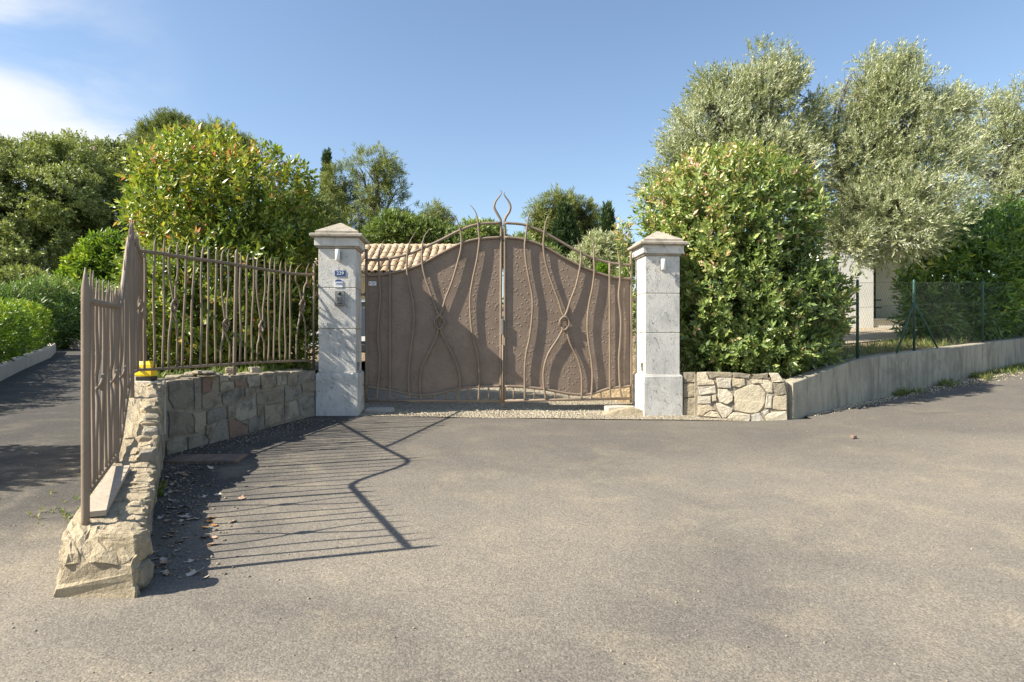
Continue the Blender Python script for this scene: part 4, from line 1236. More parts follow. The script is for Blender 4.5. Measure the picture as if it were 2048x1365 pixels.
# stack of flat slabs, two rocks
fc = at(395, 750, 6.35)
for k, (dx, dy, z, hu, hv, h, rz) in enumerate(((-0.16, 0.02, -0.372, 0.17, 0.11, 0.026, .1), (0.0, 0.07, -0.345, 0.15, 0.10, 0.03, .5), (0.06, 0.0, -0.325, 0.13, 0.09, 0.025, -.3), (0.12, 0.05, -0.352, 0.12, 0.09, 0.024, .2))):
    pts = []
    for i in range(9):
        a = 2 * math.pi * i / 9
        rr_ = random.uniform(0.85, 1.12)
        x_ = math.cos(a) * hu * rr_; y_ = math.sin(a) * hv * rr_
        pts.append((fc.x + dx + x_ * math.cos(rz) - y_ * math.sin(rz), fc.y + dy + x_ * math.sin(rz) + y_ * math.cos(rz)))
    rough_block('flagstone', M_STONE_TAN, pts, z, z + h, ['broad flat stone slab lying lowest on the left wall top', 'thick stone slab under the topmost slab on the wall', 'topmost flat stone slab of the small stack on the wall', 'stone slab sticking out at the right of the small stack'][k], 'stone slab', 'slabs stacked on the left wall', 0.004)
tag(rock('rock', at(466, 741, 6.95) + Vector((-.02, 0, 0.0)), (0.12, 0.1, 0.075), M_STONE_TAN, None, 0.3, 5), 'rounded stone on the wall just left of the middle fence post', 'stone')
tag(rock('rock', at(510, 741, 7.3), (0.13, 0.1, 0.08), M_STONE_L, None, 0.8, 8), 'rounded stone on the wall right of the middle fence post', 'stone')

# brick channel in the asphalt
ch = empty('brick_channel', (-2.6, 5.4, ground_z(-2.6, 5.4)), 'worn brick strip set in the asphalt below the stone wall', 'drain')
pa = Vector((-3.08, 5.68, 0)); pb = Vector((-2.47, 5.74, 0)); pdir = (pb - pa).normalized(); pn = Vector((-pdir.y, pdir.x, 0))
L_ = (pb - pa).length; nb_ = 12
meb = None
for i in range(nb_):
    c = pa + pdir * (L_ * (i + .5) / nb_)
    c.z = ground_z(c.x, c.y) + 0.006
    mb = MB(); mb.box(c, (L_ / nb_ - 0.006, 0.34, 0.03), math.atan2(pdir.y, pdir.x), 0.003); mb.build('brick', M_BRICK, ch)

# ------------------------------------------------------------------ foliage engine
def leaf_arrays(pos, direc, n, stem, length, width, angle, fold=True, lenvar=0.3, up_bias=0.0, tint=None, tint_var=0.15, droop=0.0, rngl=rng):
    """pos, direc (S,3): sprigs with n leaves each. returns V, T, tint, bases, dirs, normals"""
    S = len(pos)
    d = direc / np.linalg.norm(direc, axis=1, keepdims=True)
    a = np.cross(d, np.tile([0.3, 0.2, 1.0], (S, 1))); a /= np.linalg.norm(a, axis=1, keepdims=True) + 1e-9
    b = np.cross(d, a)
    tt = (np.arange(n) + 0.5) / n
    tt = np.tile(tt, (S, 1)) + rngl.uniform(-.5 / n, .5 / n, (S, n))
    az = np.tile(np.arange(n) * 2.399, (S, 1)) + rngl.uniform(0, 6.28, (S, 1)) + rngl.normal(0, .3, (S, n))
    ang = np.radians(angle) * (1.15 - 0.65 * tt) + rngl.normal(0, 0.16, (S, n))
    per = a[:, None] * np.cos(az)[..., None] + b[:, None] * np.sin(az)[..., None]
    ld = d[:, None] * np.cos(ang)[..., None] + per * np.sin(ang)[..., None]
    ld[..., 2] += up_bias - droop * rngl.uniform(0, 1, (S, n))
    ld /= np.linalg.norm(ld, axis=2, keepdims=True)
    base = pos[:, None] + d[:, None] * (tt * stem)[..., None]
    side = np.cross(ld, np.broadcast_to(d[:, None], ld.shape)) + rngl.normal(0, .25, ld.shape)
    side -= ld * (side * ld).sum(2, keepdims=True)
    side /= np.linalg.norm(side, axis=2, keepdims=True) + 1e-9
    nr = np.cross(side, ld)
    L = length * rngl.uniform(1 - lenvar, 1 + lenvar, (S, n)); L = L[..., None]
    Wd = width * L / length
    base = base.reshape(-1, 3); ld = ld.reshape(-1, 3); side = side.reshape(-1, 3); nr = nr.reshape(-1, 3); L = L.reshape(-1, 1); Wd = Wd.reshape(-1, 1)
    K = len(base)
    if tint is None: tint = np.full(S, 0.45)
    tl = np.repeat(tint, n) + rngl.normal(0, tint_var, K)
    if fold:
        p0 = base; pm = base + ld * L * 0.5 - nr * Wd * 0.22; p1 = base + ld * L + nr * L * -0.06
        pl = base + ld * L * 0.45 + side * Wd * .5 + nr * Wd * .05; pr = base + ld * L * 0.45 - side * Wd * .5 + nr * Wd * .05
        V = np.stack([p0, pl, pr, pm, p1], 1).reshape(-1, 3)
        o = (np.arange(K) * 5)[:, None]
        T = np.stack([o + [0, 3, 1], o + [0, 2, 3], o + [1, 3, 4], o + [3, 2, 4]], 1).reshape(-1, 3)
        return V, T, np.repeat(np.clip(tl, 0, 1), 4), (base, ld, side, nr, L, tl)
    pl = base + ld * L * 0.45 + side * Wd * .5; pr = base + ld * L * 0.45 - side * Wd * .5; p1 = base + ld * L
    V = np.stack([base, pl, pr, p1], 1).reshape(-1, 3)
    o = (np.arange(K) * 4)[:, None]
    T = np.stack([o + [0, 2, 1], o + [1, 2, 3]], 1).reshape(-1, 3)
    return V, T, np.repeat(np.clip(tl, 0, 1), 2), (base, ld, side, nr, L, tl)

def lump(dirs, seed, amp=0.12, freq=2.2):
    r_ = np.random.default_rng(seed)
    out = np.zeros(len(dirs))
    for k in range(9):
        w_ = r_.normal(0, 1, 3) * freq * (1 + 0.35 * k)
        out += np.cos(dirs @ w_ + r_.uniform(0, 6.28)) / (1 + 0.45 * k)
    return 1 + amp * out / 2.2

def blob_points(blobs, count, seed, shell=(0.72, 1.0), amp=0.12, freq=2.2, boxy=1.0, cut=None, side_bias=None):
    """positions and outward directions on lumpy ellipsoids (x,y,z,rx,ry,rz)"""
    r_ = np.random.default_rng(seed)
    areas = np.array([(b[3] * b[4] + b[4] * b[5] + b[3] * b[5]) for b in blobs]); areas = areas / areas.sum()
    Ps, Ds, Hs = [], [], []
    for i, b in enumerate(blobs):
        n_ = max(3, int(count * areas[i]))
        d = r_.normal(0, 1, (n_, 3)); d /= np.linalg.norm(d, axis=1, keepdims=True)
        if boxy != 1.0:
            e = np.sign(d) * np.abs(d) ** boxy
        else: e = d
        rad = lump(d, seed * 31 + i, amp, freq) * r_.uniform(shell[0] ** 2, shell[1] ** 2, n_) ** 0.5
        P = e * rad[:, None] * np.array(b[3:6]) + np.array(b[:3])
        out = d / np.array(b[3:6]); out /= np.linalg.norm(out, axis=1, keepdims=True)
        Ps.append(P); Ds.append(out); Hs.append(np.full(n_, i))
    P, D = np.concatenate(Ps), np.concatenate(Ds)
    if len(blobs) > 1:          # drop what sits deep inside another blob
        keep = np.ones(len(P), bool); own = np.concatenate(Hs)
        for i, b in enumerate(blobs):
            q_ = ((P - np.array(b[:3])) / np.array(b[3:6])); rr_ = np.linalg.norm(q_, axis=1)
            keep &= ~((rr_ < 0.6) & (own != i))
        P, D = P[keep], D[keep]
    return P, D

def branches(base, top, blobs, r0, mat, parent, seed=0, twigs=3, lean=0.0, name='trunk', wig=0.05):
    rr_ = random.Random(seed)
    mb = MB()
    base = Vector(base); top = Vector(top)
    H = (top - base).length
    tr = []
    for i in range(8):
        t_ = i / 7
        p = base.lerp(top, t_) + Vector((rr_.uniform(-1, 1), rr_.uniform(-1, 1), 0)) * wig * H * (1 if 0 < i < 7 else 0) * 0.5
        tr.append(p)
    tr = spline(tr, 2)
    mb.tube(tr, [r0 * (1.25 if i == 0 else 1 - 0.72 * i / (len(tr) - 1)) for i in range(len(tr))], 8)
    for b in blobs:
        c = Vector(b[:3]); t_ = min(0.95, max(0.25, 0.35 + 0.6 * (c.z - base.z) / max(0.1, H) * 0.7))
        s_ = tr[int(t_ * (len(tr) - 1))]
        mid = s_.lerp(c, 0.5) + Vector((rr_.uniform(-.1, .1), rr_.uniform(-.1, .1), 0.08)) * (c - s_).length
        P = spline([s_, mid, c], 4); rb = r0 * 0.42 * (1 - 0.4 * t_)
        mb.tube(P, [rb * (1 - .75 * i / (len(P) - 1)) for i in range(len(P))], 6)
        for k in range(twigs):
            e = c + Vector((rr_.uniform(-1, 1) * b[3], rr_.uniform(-1, 1) * b[4], rr_.uniform(-.7, 1) * b[5])) * 0.8
            s2 = P[rr_.randrange(3, len(P))]
            m2 = s2.lerp(e, .5) + Vector((0, 0, .05 * (e - s2).length))
            mb.tube([s2, m2, e], [rb * .4, rb * .25, rb * .1], 5)
    o = mb.build(name, mat, parent)
    return o

UNIT_LEAVES = {}
def unit_leaf(mat, key, tv):
    k = (key, tv)
    if k not in UNIT_LEAVES:
        me = bpy.data.meshes.new('leaf')
        me.from_pydata([(0, 0, 0), (.45, .19, .02), (.45, -.19, .02), (.5, 0, -.08), (1, 0, -.06)], [], [(0, 3, 1), (0, 2, 3), (1, 3, 4), (3, 2, 4)])
        a = me.attributes.new('tint', 'FLOAT', 'FACE')
        a.data.foreach_set('value', [tv] * 4); me.materials.append(mat)
        UNIT_LEAVES[k] = me
    return UNIT_LEAVES[k]

def shrub(name, loc, blobs, count, mat, label, cat, group=None, n=9, stem=0.16, length=0.085, width=0.034, angle=58, seed=1, shell=(.72, 1.0), up=0.35, amp=0.12, freq=2.2, boxy=1.0, fold=True, tint_fn=None, leaf_objs=0, bark=None, trunk_r=0.05, inner=0.25, droop=0.0, keep=None, trunk=True, tints=0.15, hang=0.0, twigs=4, lenvar=0.3):
    root = empty(name, loc, label, cat, group)
    P, D = blob_points(blobs, count, seed, shell, amp, freq, boxy)
    if inner > 0:
        P2, D2 = blob_points(blobs, int(count * inner), seed + 50, (0.3, shell[0]), amp, freq, boxy)
    else:
        P2 = P[:0]; D2 = D[:0]
    r_ = np.random.default_rng(seed + 9)
    if keep is not None:
        k_ = keep(P); P, D = P[k_], D[k_]
        k_ = keep(P2); P2, D2 = P2[k_], D2[k_]
    Dd = D * 0.8 + r_.normal(0, .32, D.shape); Dd[:, 2] += up - hang
    D2 = D2 * 0.6 + r_.normal(0, .6, D2.shape); D2[:, 2] += up
    tint = tint_fn(P, r_) if tint_fn else np.full(len(P), .5)
    V, T, tl, raw = leaf_arrays(P, Dd, n, stem, length, width, angle, fold, lenvar=lenvar, tint=tint, tint_var=tints, droop=droop, rngl=r_)
    if leaf_objs:
        base, ld, side, nr, L, tlv = raw
        dist = np.linalg.norm(base, axis=1)
        facing = -(nr * base).sum(1) / dist
        score = dist - 0.5 * np.abs(facing)
        pick = np.argsort(score)[: leaf_objs * 12][:: 12]
        per = 4 if fold else 2; vper = 5 if fold else 4
        mask = np.ones(len(base), bool); mask[pick] = False
        tm = np.repeat(mask, per)
        T = T[tm]; tl = tl[tm]
        for i in pick:
            M = Matrix(((ld[i][0], side[i][0], nr[i][0]), (ld[i][1], side[i][1], nr[i][1]), (ld[i][2], side[i][2], nr[i][2]))).to_4x4()
            s_ = float(L[i][0])
            o = bpy.data.objects.new('leaf', unit_leaf(mat, name + mat.name, round(float(np.clip(tlv[i], 0, 1)) * 5) / 5))
            o.matrix_world = Matrix.Translation(Vector(base[i]) - Vector(loc)) @ M @ Matrix.Scale(s_, 4)
            link(o, root)
    if len(P2):
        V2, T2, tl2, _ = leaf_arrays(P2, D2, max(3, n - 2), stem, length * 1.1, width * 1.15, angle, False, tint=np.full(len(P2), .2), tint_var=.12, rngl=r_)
        T = np.concatenate([T, T2 + len(V)]); V = np.concatenate([V, V2]); tl = np.concatenate([tl, tl2])
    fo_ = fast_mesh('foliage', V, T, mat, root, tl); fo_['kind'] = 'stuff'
    if trunk:
        zc = sorted(b[2] for b in blobs)[int(len(blobs) * (.95 if len(blobs) < 10 else .6))]
        branches(loc, (loc[0], loc[1], zc), blobs, trunk_r, bark or M_BARK, root, seed, twigs)
    return root

def pos_noise(P, sc, off):
    return np.array([noise.noise(Vector(p) * sc + Vector((off, 0, 0))) for p in P])

# ------------------------------------------------------------------ the two big photinias
def tint_phot(z0, z1, amt, kt=.12):
    def f(P, r_):
        t_ = np.clip((P[:, 2] - z0) / (z1 - z0), 0, 1)
        n_ = pos_noise(P, 0.9, 3)
        v = 0.36 + kt * t_ + 0.22 * n_ + r_.normal(0, .10, len(P))
        fresh = r_.uniform(0, 1, len(P)) < (0.03 + amt * t_ ** 2)
        v = np.where(fresh, r_.uniform(.66, .97, len(P)), v)
        return v
    return f
gl_ = (-4.35, 8.75, -0.42)
shrub('photinia_shrub', gl_, [(-4.12, 8.9, 0.75, 1.20, 1.25, 1.25), (-4.50, 8.9, 1.85, .84, 1.0, 1.10), (-3.70, 8.9, 1.65, .85, .95, 1.05), (-4.12, 8.6, 0.3, 1.20, 1.08, 0.75), (-3.25, 8.75, 0.7, .55, .7, 1.25)], 9800, L_PHOT,
      'tall dense glossy green shrub with reddish shoots behind the iron fence', 'shrub', 'red tipped hedge shrubs', n=9, stem=.16, length=.076, width=.033, lenvar=.5, seed=3, tint_fn=tint_phot(0.6, 3.1, .13, .24), leaf_objs=270, amp=.16, freq=3.2, up=.65, trunk_r=.07, inner=.35, tints=.2, keep=lambda P: pos_noise(P, 3.2, 11) > -.30)
gr_ = (3.35, 9.65, -0.5)
shrub('photinia_shrub', gr_, [(3.47, 9.60, 0.55, 1.42, 1.22, 1.10), (3.42, 9.65, 1.78, 1.30, 1.10, 1.12), (3.55, 9.38, -0.12, 1.28, .98, .48), (4.25, 9.65, 0.35, .72, .75, .85), (2.90, 9.65, 1.1, .75, .9, 1.2)], 12500, L_PHOT2,
      'huge rounded green shrub with coppery shoots overhanging the pale stone wall', 'shrub', 'red tipped hedge shrubs', n=9, stem=.16, length=.080, width=.036, lenvar=.5, seed=5, tint_fn=tint_phot(1.0, 3.1, .30, .16), leaf_objs=280, amp=.13, freq=3.2, up=.5, trunk_r=.07, inner=.35, tints=.2, keep=lambda P: pos_noise(P, 3.2, 11) > -.30)

# ------------------------------------------------------------------ olives
def tint_olive(P, r_):
    return 0.5 + 0.28 * pos_noise(P, 1.3, 8) + r_.normal(0, .14, len(P))
OL = dict(n=14, stem=.24, length=.066, width=.017, angle=42, fold=False, up=.45, amp=.30, freq=3.4, bark=M_BARKG, trunk_r=.10, inner=.25, tint_fn=tint_olive, tints=.2, shell=(.5, 1.1), keep=lambda P: pos_noise(P, 1.7, 3) > -.24, twigs=7)
def olive(px, base_d, blobs_px, count, label, seed, **k):
    r3 = random.Random(seed); main = list(blobs_px)
    for (x, y, d, a, b_) in main:
        for q3 in range(5):
            an = r3.uniform(.15, .85) * math.pi; f3 = r3.uniform(.9, 1.12)
            blobs_px = blobs_px + [(x + a * f3 * math.cos(an), y - b_ * f3 * math.sin(an), d, r3.uniform(8, 22), r3.uniform(16, 36))]
    blobs = []
    for (x, y, d, rx_, rz_) in blobs_px:
        p = at(x, y, d); blobs.append((p.x, p.y, p.z, rx_ / F * d, rx_ / F * d * .85, rz_ / F * d))
    b = at(px, 700, base_d); b.z = yard_z(b.x, b.y)
    q_ = dict(OL); q_.update(k)
    return shrub('olive_tree', tuple(b), blobs, count, L_OLIVE, label, 'olive tree', 'olive trees behind the hedge', seed=seed, **q_)
olive(1530, 12.2, [(1525, 220, 12.4, 95, 75), (1415, 290, 12, 85, 75), (1595, 270, 12.4, 60, 80), (1345, 370, 11.8, 58, 60), (1440, 235, 12.2, 60, 55), (1510, 340, 12.5, 140, 90), (1545, 160, 12.4, 48, 42)], 9500, 'grey green olive tree rising above the huge rounded shrub by the pillar', 21)
olive(1672, 12.2, [(1800, 245, 12.4, 85, 75), (1740, 340, 12.2, 90, 90), (1845, 345, 12.2, 95, 85), (1790, 435, 11.8, 105, 75), (1735, 190, 12.6, 48, 48), (1880, 245, 12.6, 50, 50), (1700, 480, 11.6, 50, 60), (1800, 480, 11.6, 60, 40), (1815, 165, 12.6, 30, 35)], 13000, 'grey green olive tree drooping over the wire fence beside the white house', 22, hang=.1, trunk_r=.07)
olive(2030, 15.8, [(2010, 300, 15.5, 75, 80), (2080, 265, 15.8, 80, 80), (1975, 375, 15.4, 75, 60), (2100, 370, 15.6, 110, 90), (1965, 260, 15.8, 45, 45), (2030, 400, 15.3, 80, 60)], 6500, 'grey green olive tree above the laurel hedge at the right edge', 23)
# ------------------------------------------------------------------ laurel hedge
def tint_l(P, r_): return 0.42 + 0.3 * pos_noise(P, .8, 4) + r_.normal(0, .14, len(P))
lc = W0 + WD * 6.6 + WN * 1.0
hb = []
for s, n_, h, rr_ in ((6.5, 1.15, 1.35, .45), (7.0, 1.0, 2.0, .7), (7.5, .95, 2.3, .85), (8.4, .95, 2.65, .95), (9.4, 1.0, 2.75, .95), (10.5, 1.0, 2.8, 1.0), (11.7, 1.0, 2.8, 1.0)):
    p = W0 + WD * s + WN * n_
    z0 = yard_z(p.x, p.y); hb.append((p.x, p.y, z0 + h / 2, rr_, rr_ * .95, h / 2 + .1))
shrub('laurel_hedge', (lc.x, lc.y, yard_z(lc.x, lc.y)), hb, 4600, L_LAUREL, 'dark glossy laurel hedge behind the wire fence at the right edge', 'hedge', n=9, stem=.18, length=.125, width=.045, seed=31, tint_fn=tint_l, boxy=.75, inner=.4, up=.3)

# ------------------------------------------------------------------ lane side hedges (left)
def tint_h(P, r_):
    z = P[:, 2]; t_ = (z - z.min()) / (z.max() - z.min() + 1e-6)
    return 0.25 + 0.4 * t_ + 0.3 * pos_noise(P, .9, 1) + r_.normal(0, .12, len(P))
hb = []
for t_ in (-.45, -.25, -.05, .18, .4, .62, .85, 1.05):
    c = Vector((-10.15, 11.0, 0)).lerp(Vector((-13.55, 16.8, 0)), t_)
    gz = ground_z(c.x, c.y); hb.append((c.x, c.y, gz + .82, .85, .9, .68))
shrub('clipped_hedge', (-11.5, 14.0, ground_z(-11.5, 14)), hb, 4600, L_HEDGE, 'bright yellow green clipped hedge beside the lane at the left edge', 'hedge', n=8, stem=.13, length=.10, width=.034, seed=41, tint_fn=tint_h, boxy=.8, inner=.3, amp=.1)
hb = []
for px, d, top in ((-20, 20, 590), (40, 20.5, 578), (80, 21, 575), (125, 21.5, 572), (165, 22, 575), (205, 23, 580), (250, 24, 590)):
    p = at(px, top, d); gz = ground_z(p.x, p.y); h = p.z - gz
    hb.append((p.x, p.y, gz + h * .52, 1.3, 1.2, h * .52))
shrub('oleander_hedge', (hb[3][0], hb[3][1], ground_z(hb[3][0], hb[3][1])), hb, 4200, L_OLEAN, 'mid green oleander hedge beyond the bright clipped hedge', 'hedge', n=9, stem=.2, length=.17, width=.036, seed=43, tint_fn=tint_h, inner=.3, amp=.15)
def px_blobs(l, flat=.85):
    o = []
    for (x, y, d, rx_, rz_) in l:
        p = at(x, y, d); o.append((p.x, p.y, p.z, rx_ / F * d, rx_ / F * d * flat, rz_ / F * d))
    return o
def tree(name, px, d, bl, count, mat, label, cat, group=None, **k):
    b = at(px, 683, d); b.z = ground_z(b.x, b.y)
    return shrub(name, tuple(b), px_blobs(bl), count, mat, label, cat, group, **k)
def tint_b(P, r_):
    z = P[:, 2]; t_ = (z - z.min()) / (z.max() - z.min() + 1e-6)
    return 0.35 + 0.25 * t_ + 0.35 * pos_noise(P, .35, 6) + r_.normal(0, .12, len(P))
tree('garden_shrub', 190, 26, [(205, 530, 26, 45, 40), (160, 575, 25.5, 40, 28), (230, 570, 26, 45, 45), (210, 495, 26, 24, 20), (180, 545, 26, 40, 28), (235, 510, 26, 26, 26)], 2600, L_HEDGE, 'yellow green rounded shrub under the dark oaks beside the lane', 'shrub', n=8, stem=.3, length=.19, width=.07, seed=44, tint_fn=tint_b, inner=.3, amp=.3, freq=4)
tree('garden_shrub', 60, 27, [(40, 575, 27, 50, 32), (100, 590, 27, 40, 28)], 900, L_OAK, 'small grey green shrub under the dark oaks at the left edge', 'shrub', n=8, stem=.3, length=.18, width=.07, seed=45, tint_fn=tint_b, inner=.3)
OK_ = dict(keep=lambda P: pos_noise(P, .75, 3) > -.16, n=10, stem=.40, length=.16, width=.075, fold=False, up=.15, amp=.22, freq=3.2, tint_fn=tint_b, inner=.35, trunk_r=.32, angle=65)
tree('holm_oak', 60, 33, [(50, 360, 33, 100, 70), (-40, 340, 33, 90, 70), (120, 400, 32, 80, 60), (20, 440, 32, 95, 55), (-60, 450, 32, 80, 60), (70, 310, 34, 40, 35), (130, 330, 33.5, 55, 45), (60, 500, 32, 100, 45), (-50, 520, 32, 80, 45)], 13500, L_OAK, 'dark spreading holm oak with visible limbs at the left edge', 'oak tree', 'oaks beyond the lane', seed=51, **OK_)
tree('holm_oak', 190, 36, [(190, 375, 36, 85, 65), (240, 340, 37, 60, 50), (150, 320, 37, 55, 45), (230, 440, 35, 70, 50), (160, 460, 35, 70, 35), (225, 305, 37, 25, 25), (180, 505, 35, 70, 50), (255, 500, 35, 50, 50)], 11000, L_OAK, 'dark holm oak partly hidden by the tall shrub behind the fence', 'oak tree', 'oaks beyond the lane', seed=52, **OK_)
PN = dict(keep=lambda P: pos_noise(P, .8, 3) > -.12, n=14, stem=.35, length=.26, width=.035, fold=False, up=.3, amp=.30, freq=3.6, tint_fn=tint_b, inner=.2, trunk_r=.22, angle=62, shell=(.45, 1.05))
tree('pine_tree', 350, 42, [(340, 258, 42, 30, 30), (310, 285, 42, 36, 32), (375, 290, 42, 40, 34), (345, 320, 42, 60, 45)], 4200, L_PINE, 'tall green pine peeking over the shrub behind the fence, left of its neighbour', 'pine tree', 'pines on the skyline', seed=53, **{**PN, 'keep': None})
tree('pine_tree', 440, 43, [(435, 285, 43, 42, 30), (475, 305, 43, 30, 30), (420, 325, 43, 50, 40)], 3200, L_PINE, 'rounded green pine peeking over the shrub behind the fence, the lower one', 'pine tree', 'pines on the skyline', seed=54, **{**PN, 'keep': None})
def cypress(px, d, ytop, ybot, wpx, label, seed, mat=L_CYP, count=1500, group='cypresses on the skyline', **k):
    bl = []; n_ = 6
    for i in range(n_):
        t_ = i / (n_ - 1); y_ = ytop + (ybot - ytop) * (0.06 + 0.94 * t_)
        rx_ = wpx / 2 * (0.35 + 0.65 * min(1, t_ * 1.5))
        bl.append((px + (noise.noise(Vector((seed, i, 0)))) * 2, y_, d, rx_, (ybot - ytop) / n_ * 0.95))
    return tree('cypress_tree', px, d, bl, count, mat, label, 'cypress tree', group, n=9, stem=.3, length=.22, width=.06, fold=False, up=1.6, amp=.15, inner=.35, trunk_r=.15, seed=seed, tint_fn=tint_b, angle=35, **k)
cypress(654, 46, 318, 470, 25, 'narrow dark cypress rising behind the left pillar', 61)
cypress(1215, 36, 428, 545, 34, 'dark pointed cypress near the right pillar', 62)
cypress(1130, 34, 428, 560, 62, 'broad dark cypress in front of the pine right of the gate centre', 63, count=2600)
tree('pine_tree', 690, 41, [(680, 365, 41, 38, 28), (665, 410, 41, 30, 40), (705, 410, 41, 32, 45), (690, 455, 41, 45, 30)], 1900, L_PINE, 'olive toned pine between the narrow cypress and the tall airy pine', 'pine tree', 'pines on the skyline', seed=64, **{**PN, 'inner': .05, 'twigs': 8})
tree('pine_tree', 752, 39, [(745, 325, 39, 42, 22), (775, 345, 39, 32, 24), (725, 345, 39, 22, 18), (790, 385, 39, 24, 26), (760, 395, 39, 28, 24), (735, 400, 39, 22, 26), (805, 425, 39, 30, 16), (770, 440, 39, 40, 20), (720, 445, 39, 26, 22)], 1500, L_PINE, 'tall airy pine with bare limbs showing against the sky', 'pine tree', 'pines on the skyline', seed=65, **{**PN, 'inner': 0, 'twigs': 9, 'trunk_r': .26, 'amp': .4})
tree('pine_tree', 872, 44, [(870, 440, 44, 30, 28), (890, 465, 44, 28, 24), (850, 470, 44, 26, 24)], 900, L_PINE, 'small pine behind the gate, left of its centre', 'pine tree', 'pines on the skyline', seed=66, **{**PN, 'inner': .1, 'twigs': 6})
tree('pine_tree', 1120, 38, [(1120, 420, 38, 40, 30), (1100, 450, 38, 40, 40), (1160, 435, 38, 36, 32), (1175, 475, 38, 26, 40), (1085, 500, 38, 30, 40), (1075, 470, 38, 16, 20)], 3000, L_PINE, 'dense rounded pine right of the gate centre', 'pine tree', 'pines on the skyline', seed=67, **{**PN, 'inner': .3})
tree('round_bush', 820, 27, [(800, 475, 27, 60, 36), (850, 485, 27, 50, 34), (760, 490, 27, 35, 30), (895, 505, 27, 28, 22)], 3000, L_BUSH, 'pale green rounded tree just above the tiled roof', 'tree', n=9, stem=.3, length=.19, width=.07, fold=False, seed=68, tint_fn=tint_b, inner=.3, amp=.2, freq=3)
tree('round_bush', 955, 30, [(960, 480, 30, 45, 30), (925, 500, 30, 35, 30), (985, 500, 30, 30, 30)], 1600, L_BUSH, 'pale green rounded tree right behind the gate crest', 'tree', n=9, stem=.3, length=.19, width=.07, fold=False, seed=69, tint_fn=tint_b, inner=.3, amp=.2, freq=3)
tree('round_bush', 610, 31, [(600, 430, 31, 42, 50), (640, 460, 31, 35, 50), (590, 500, 31, 50, 50)], 1500, L_OAK, 'grey green tree glimpsed between the tall shrub and the left pillar', 'tree', n=9, stem=.3, length=.2, width=.07, fold=False, seed=70, tint_fn=tint_b, inner=.3, amp=.2)
tree('round_bush', 1200, 25, [(1200, 515, 25, 40, 34), (1170, 540, 25, 30, 30), (1235, 530, 25, 28, 35), (1225, 495, 25, 18, 16)], 1900, L_OLIVE, 'grey green bush behind the right gate leaf', 'tree', n=12, stem=.3, length=.15, width=.035, fold=False, seed=71, tint_fn=tint_b, inner=.3, amp=.25)
tree('round_bush', 1070, 31, [(1045, 520, 31, 35, 40), (1085, 530, 31, 35, 30)], 900, L_BUSH, 'green bush just right of the gate crest', 'tree', n=9, stem=.3, length=.19, width=.06, fold=False, seed=74, tint_fn=tint_b, inner=.3, amp=.2)
tree('clipped_conifer', 1206, 20, [(1206, 545, 20, 11, 18)], 700, L_LIME, 'bright lime green clipped conifer behind the right gate leaf', 'conifer', n=7, stem=.08, length=.07, width=.02, fold=False, seed=72, inner=.3, amp=.03, up=1.2, trunk_r=.03)
tree('young_photinia', 1252, 11.5, [(1250, 560, 11.5, 14, 45), (1262, 640, 11.3, 12, 60), (1247, 485, 11.5, 8, 35)], 230, L_PHOT2, 'thin young shrub with reddish shoots between gate and sunlit pillar', 'shrub', n=7, stem=.16, length=.1, width=.035, seed=73, tint_fn=tint_phot(1.0, 1.9, .7), inner=0, amp=.3, trunk_r=.02, shell=(.3, 1.1), up=.9)
# a distant belt of woodland closes the view
bl = [(x, 668 - 26 * abs(noise.noise(Vector((x * .01, 0, 0)))) - 50 * noise.noise(Vector((x * .004, 3, 0))) ** 2, 75 + 8 * noise.noise(Vector((x, 0, 0))), 75, 62) for x in range(-350, 2500, 85)]
P_, D_ = blob_points(px_blobs(bl, .4), 9000, 99, (.8, 1.0), .15, 3)
V_, T_, tl_, _ = leaf_arrays(P_, D_ + [0, 0, .3], 5, .9, 1.0, .5, 60, False, tint=tint_b(P_, rng))
tag(fast_mesh('distant_woodland', V_, T_, L_OAK, None, tl_), 'dark band of woodland closing the view beyond the gardens', 'woodland', kind='stuff')
# shade trees standing by the lane left of the picture
def lane_tree(x, y, bl, count, seed, label):
    z = ground_z(x, y)
    return shrub('lane_tree', (x, y, z), [(x + a, y + b, z + c, r1, r1, r2) for a, b, c, r1, r2 in bl], count, L_OAK, label, 'tree', 'trees beside the lane outside the view', n=8, stem=.2, length=.12, width=.05, fold=False, seed=seed, tint_fn=tint_b, amp=.3, inner=.1, trunk_r=.07)
lane_tree(-6.9, 4.35, [(0, -.1, 2.1, .65, .45), (-.6, .3, 1.7, .7, .5), (.1, -.75, 1.75, .45, .35), (.1, .55, 1.9, .5, .4)], 1500, 81, 'small tree left of the picture, nearest the near fence end')
lane_tree(-11.6, 8.3, [(0, 0, 2.8, .9, .75), (-.9, .6, 2.4, .8, .7), (.4, 1.2, 2.5, .6, .5), (-1.2, 2.0, 2.6, .9, .8)], 1800, 82, 'larger tree left of the picture, farther up the lane')
lane_tree(-12.8, 5.2, [(0, 0, 4.4, .7, .45), (.9, .9, 4.2, .7, .4), (-1.0, .2, 4.0, .8, .5)], 900, 83, 'tall thin tree left of the picture behind the others')

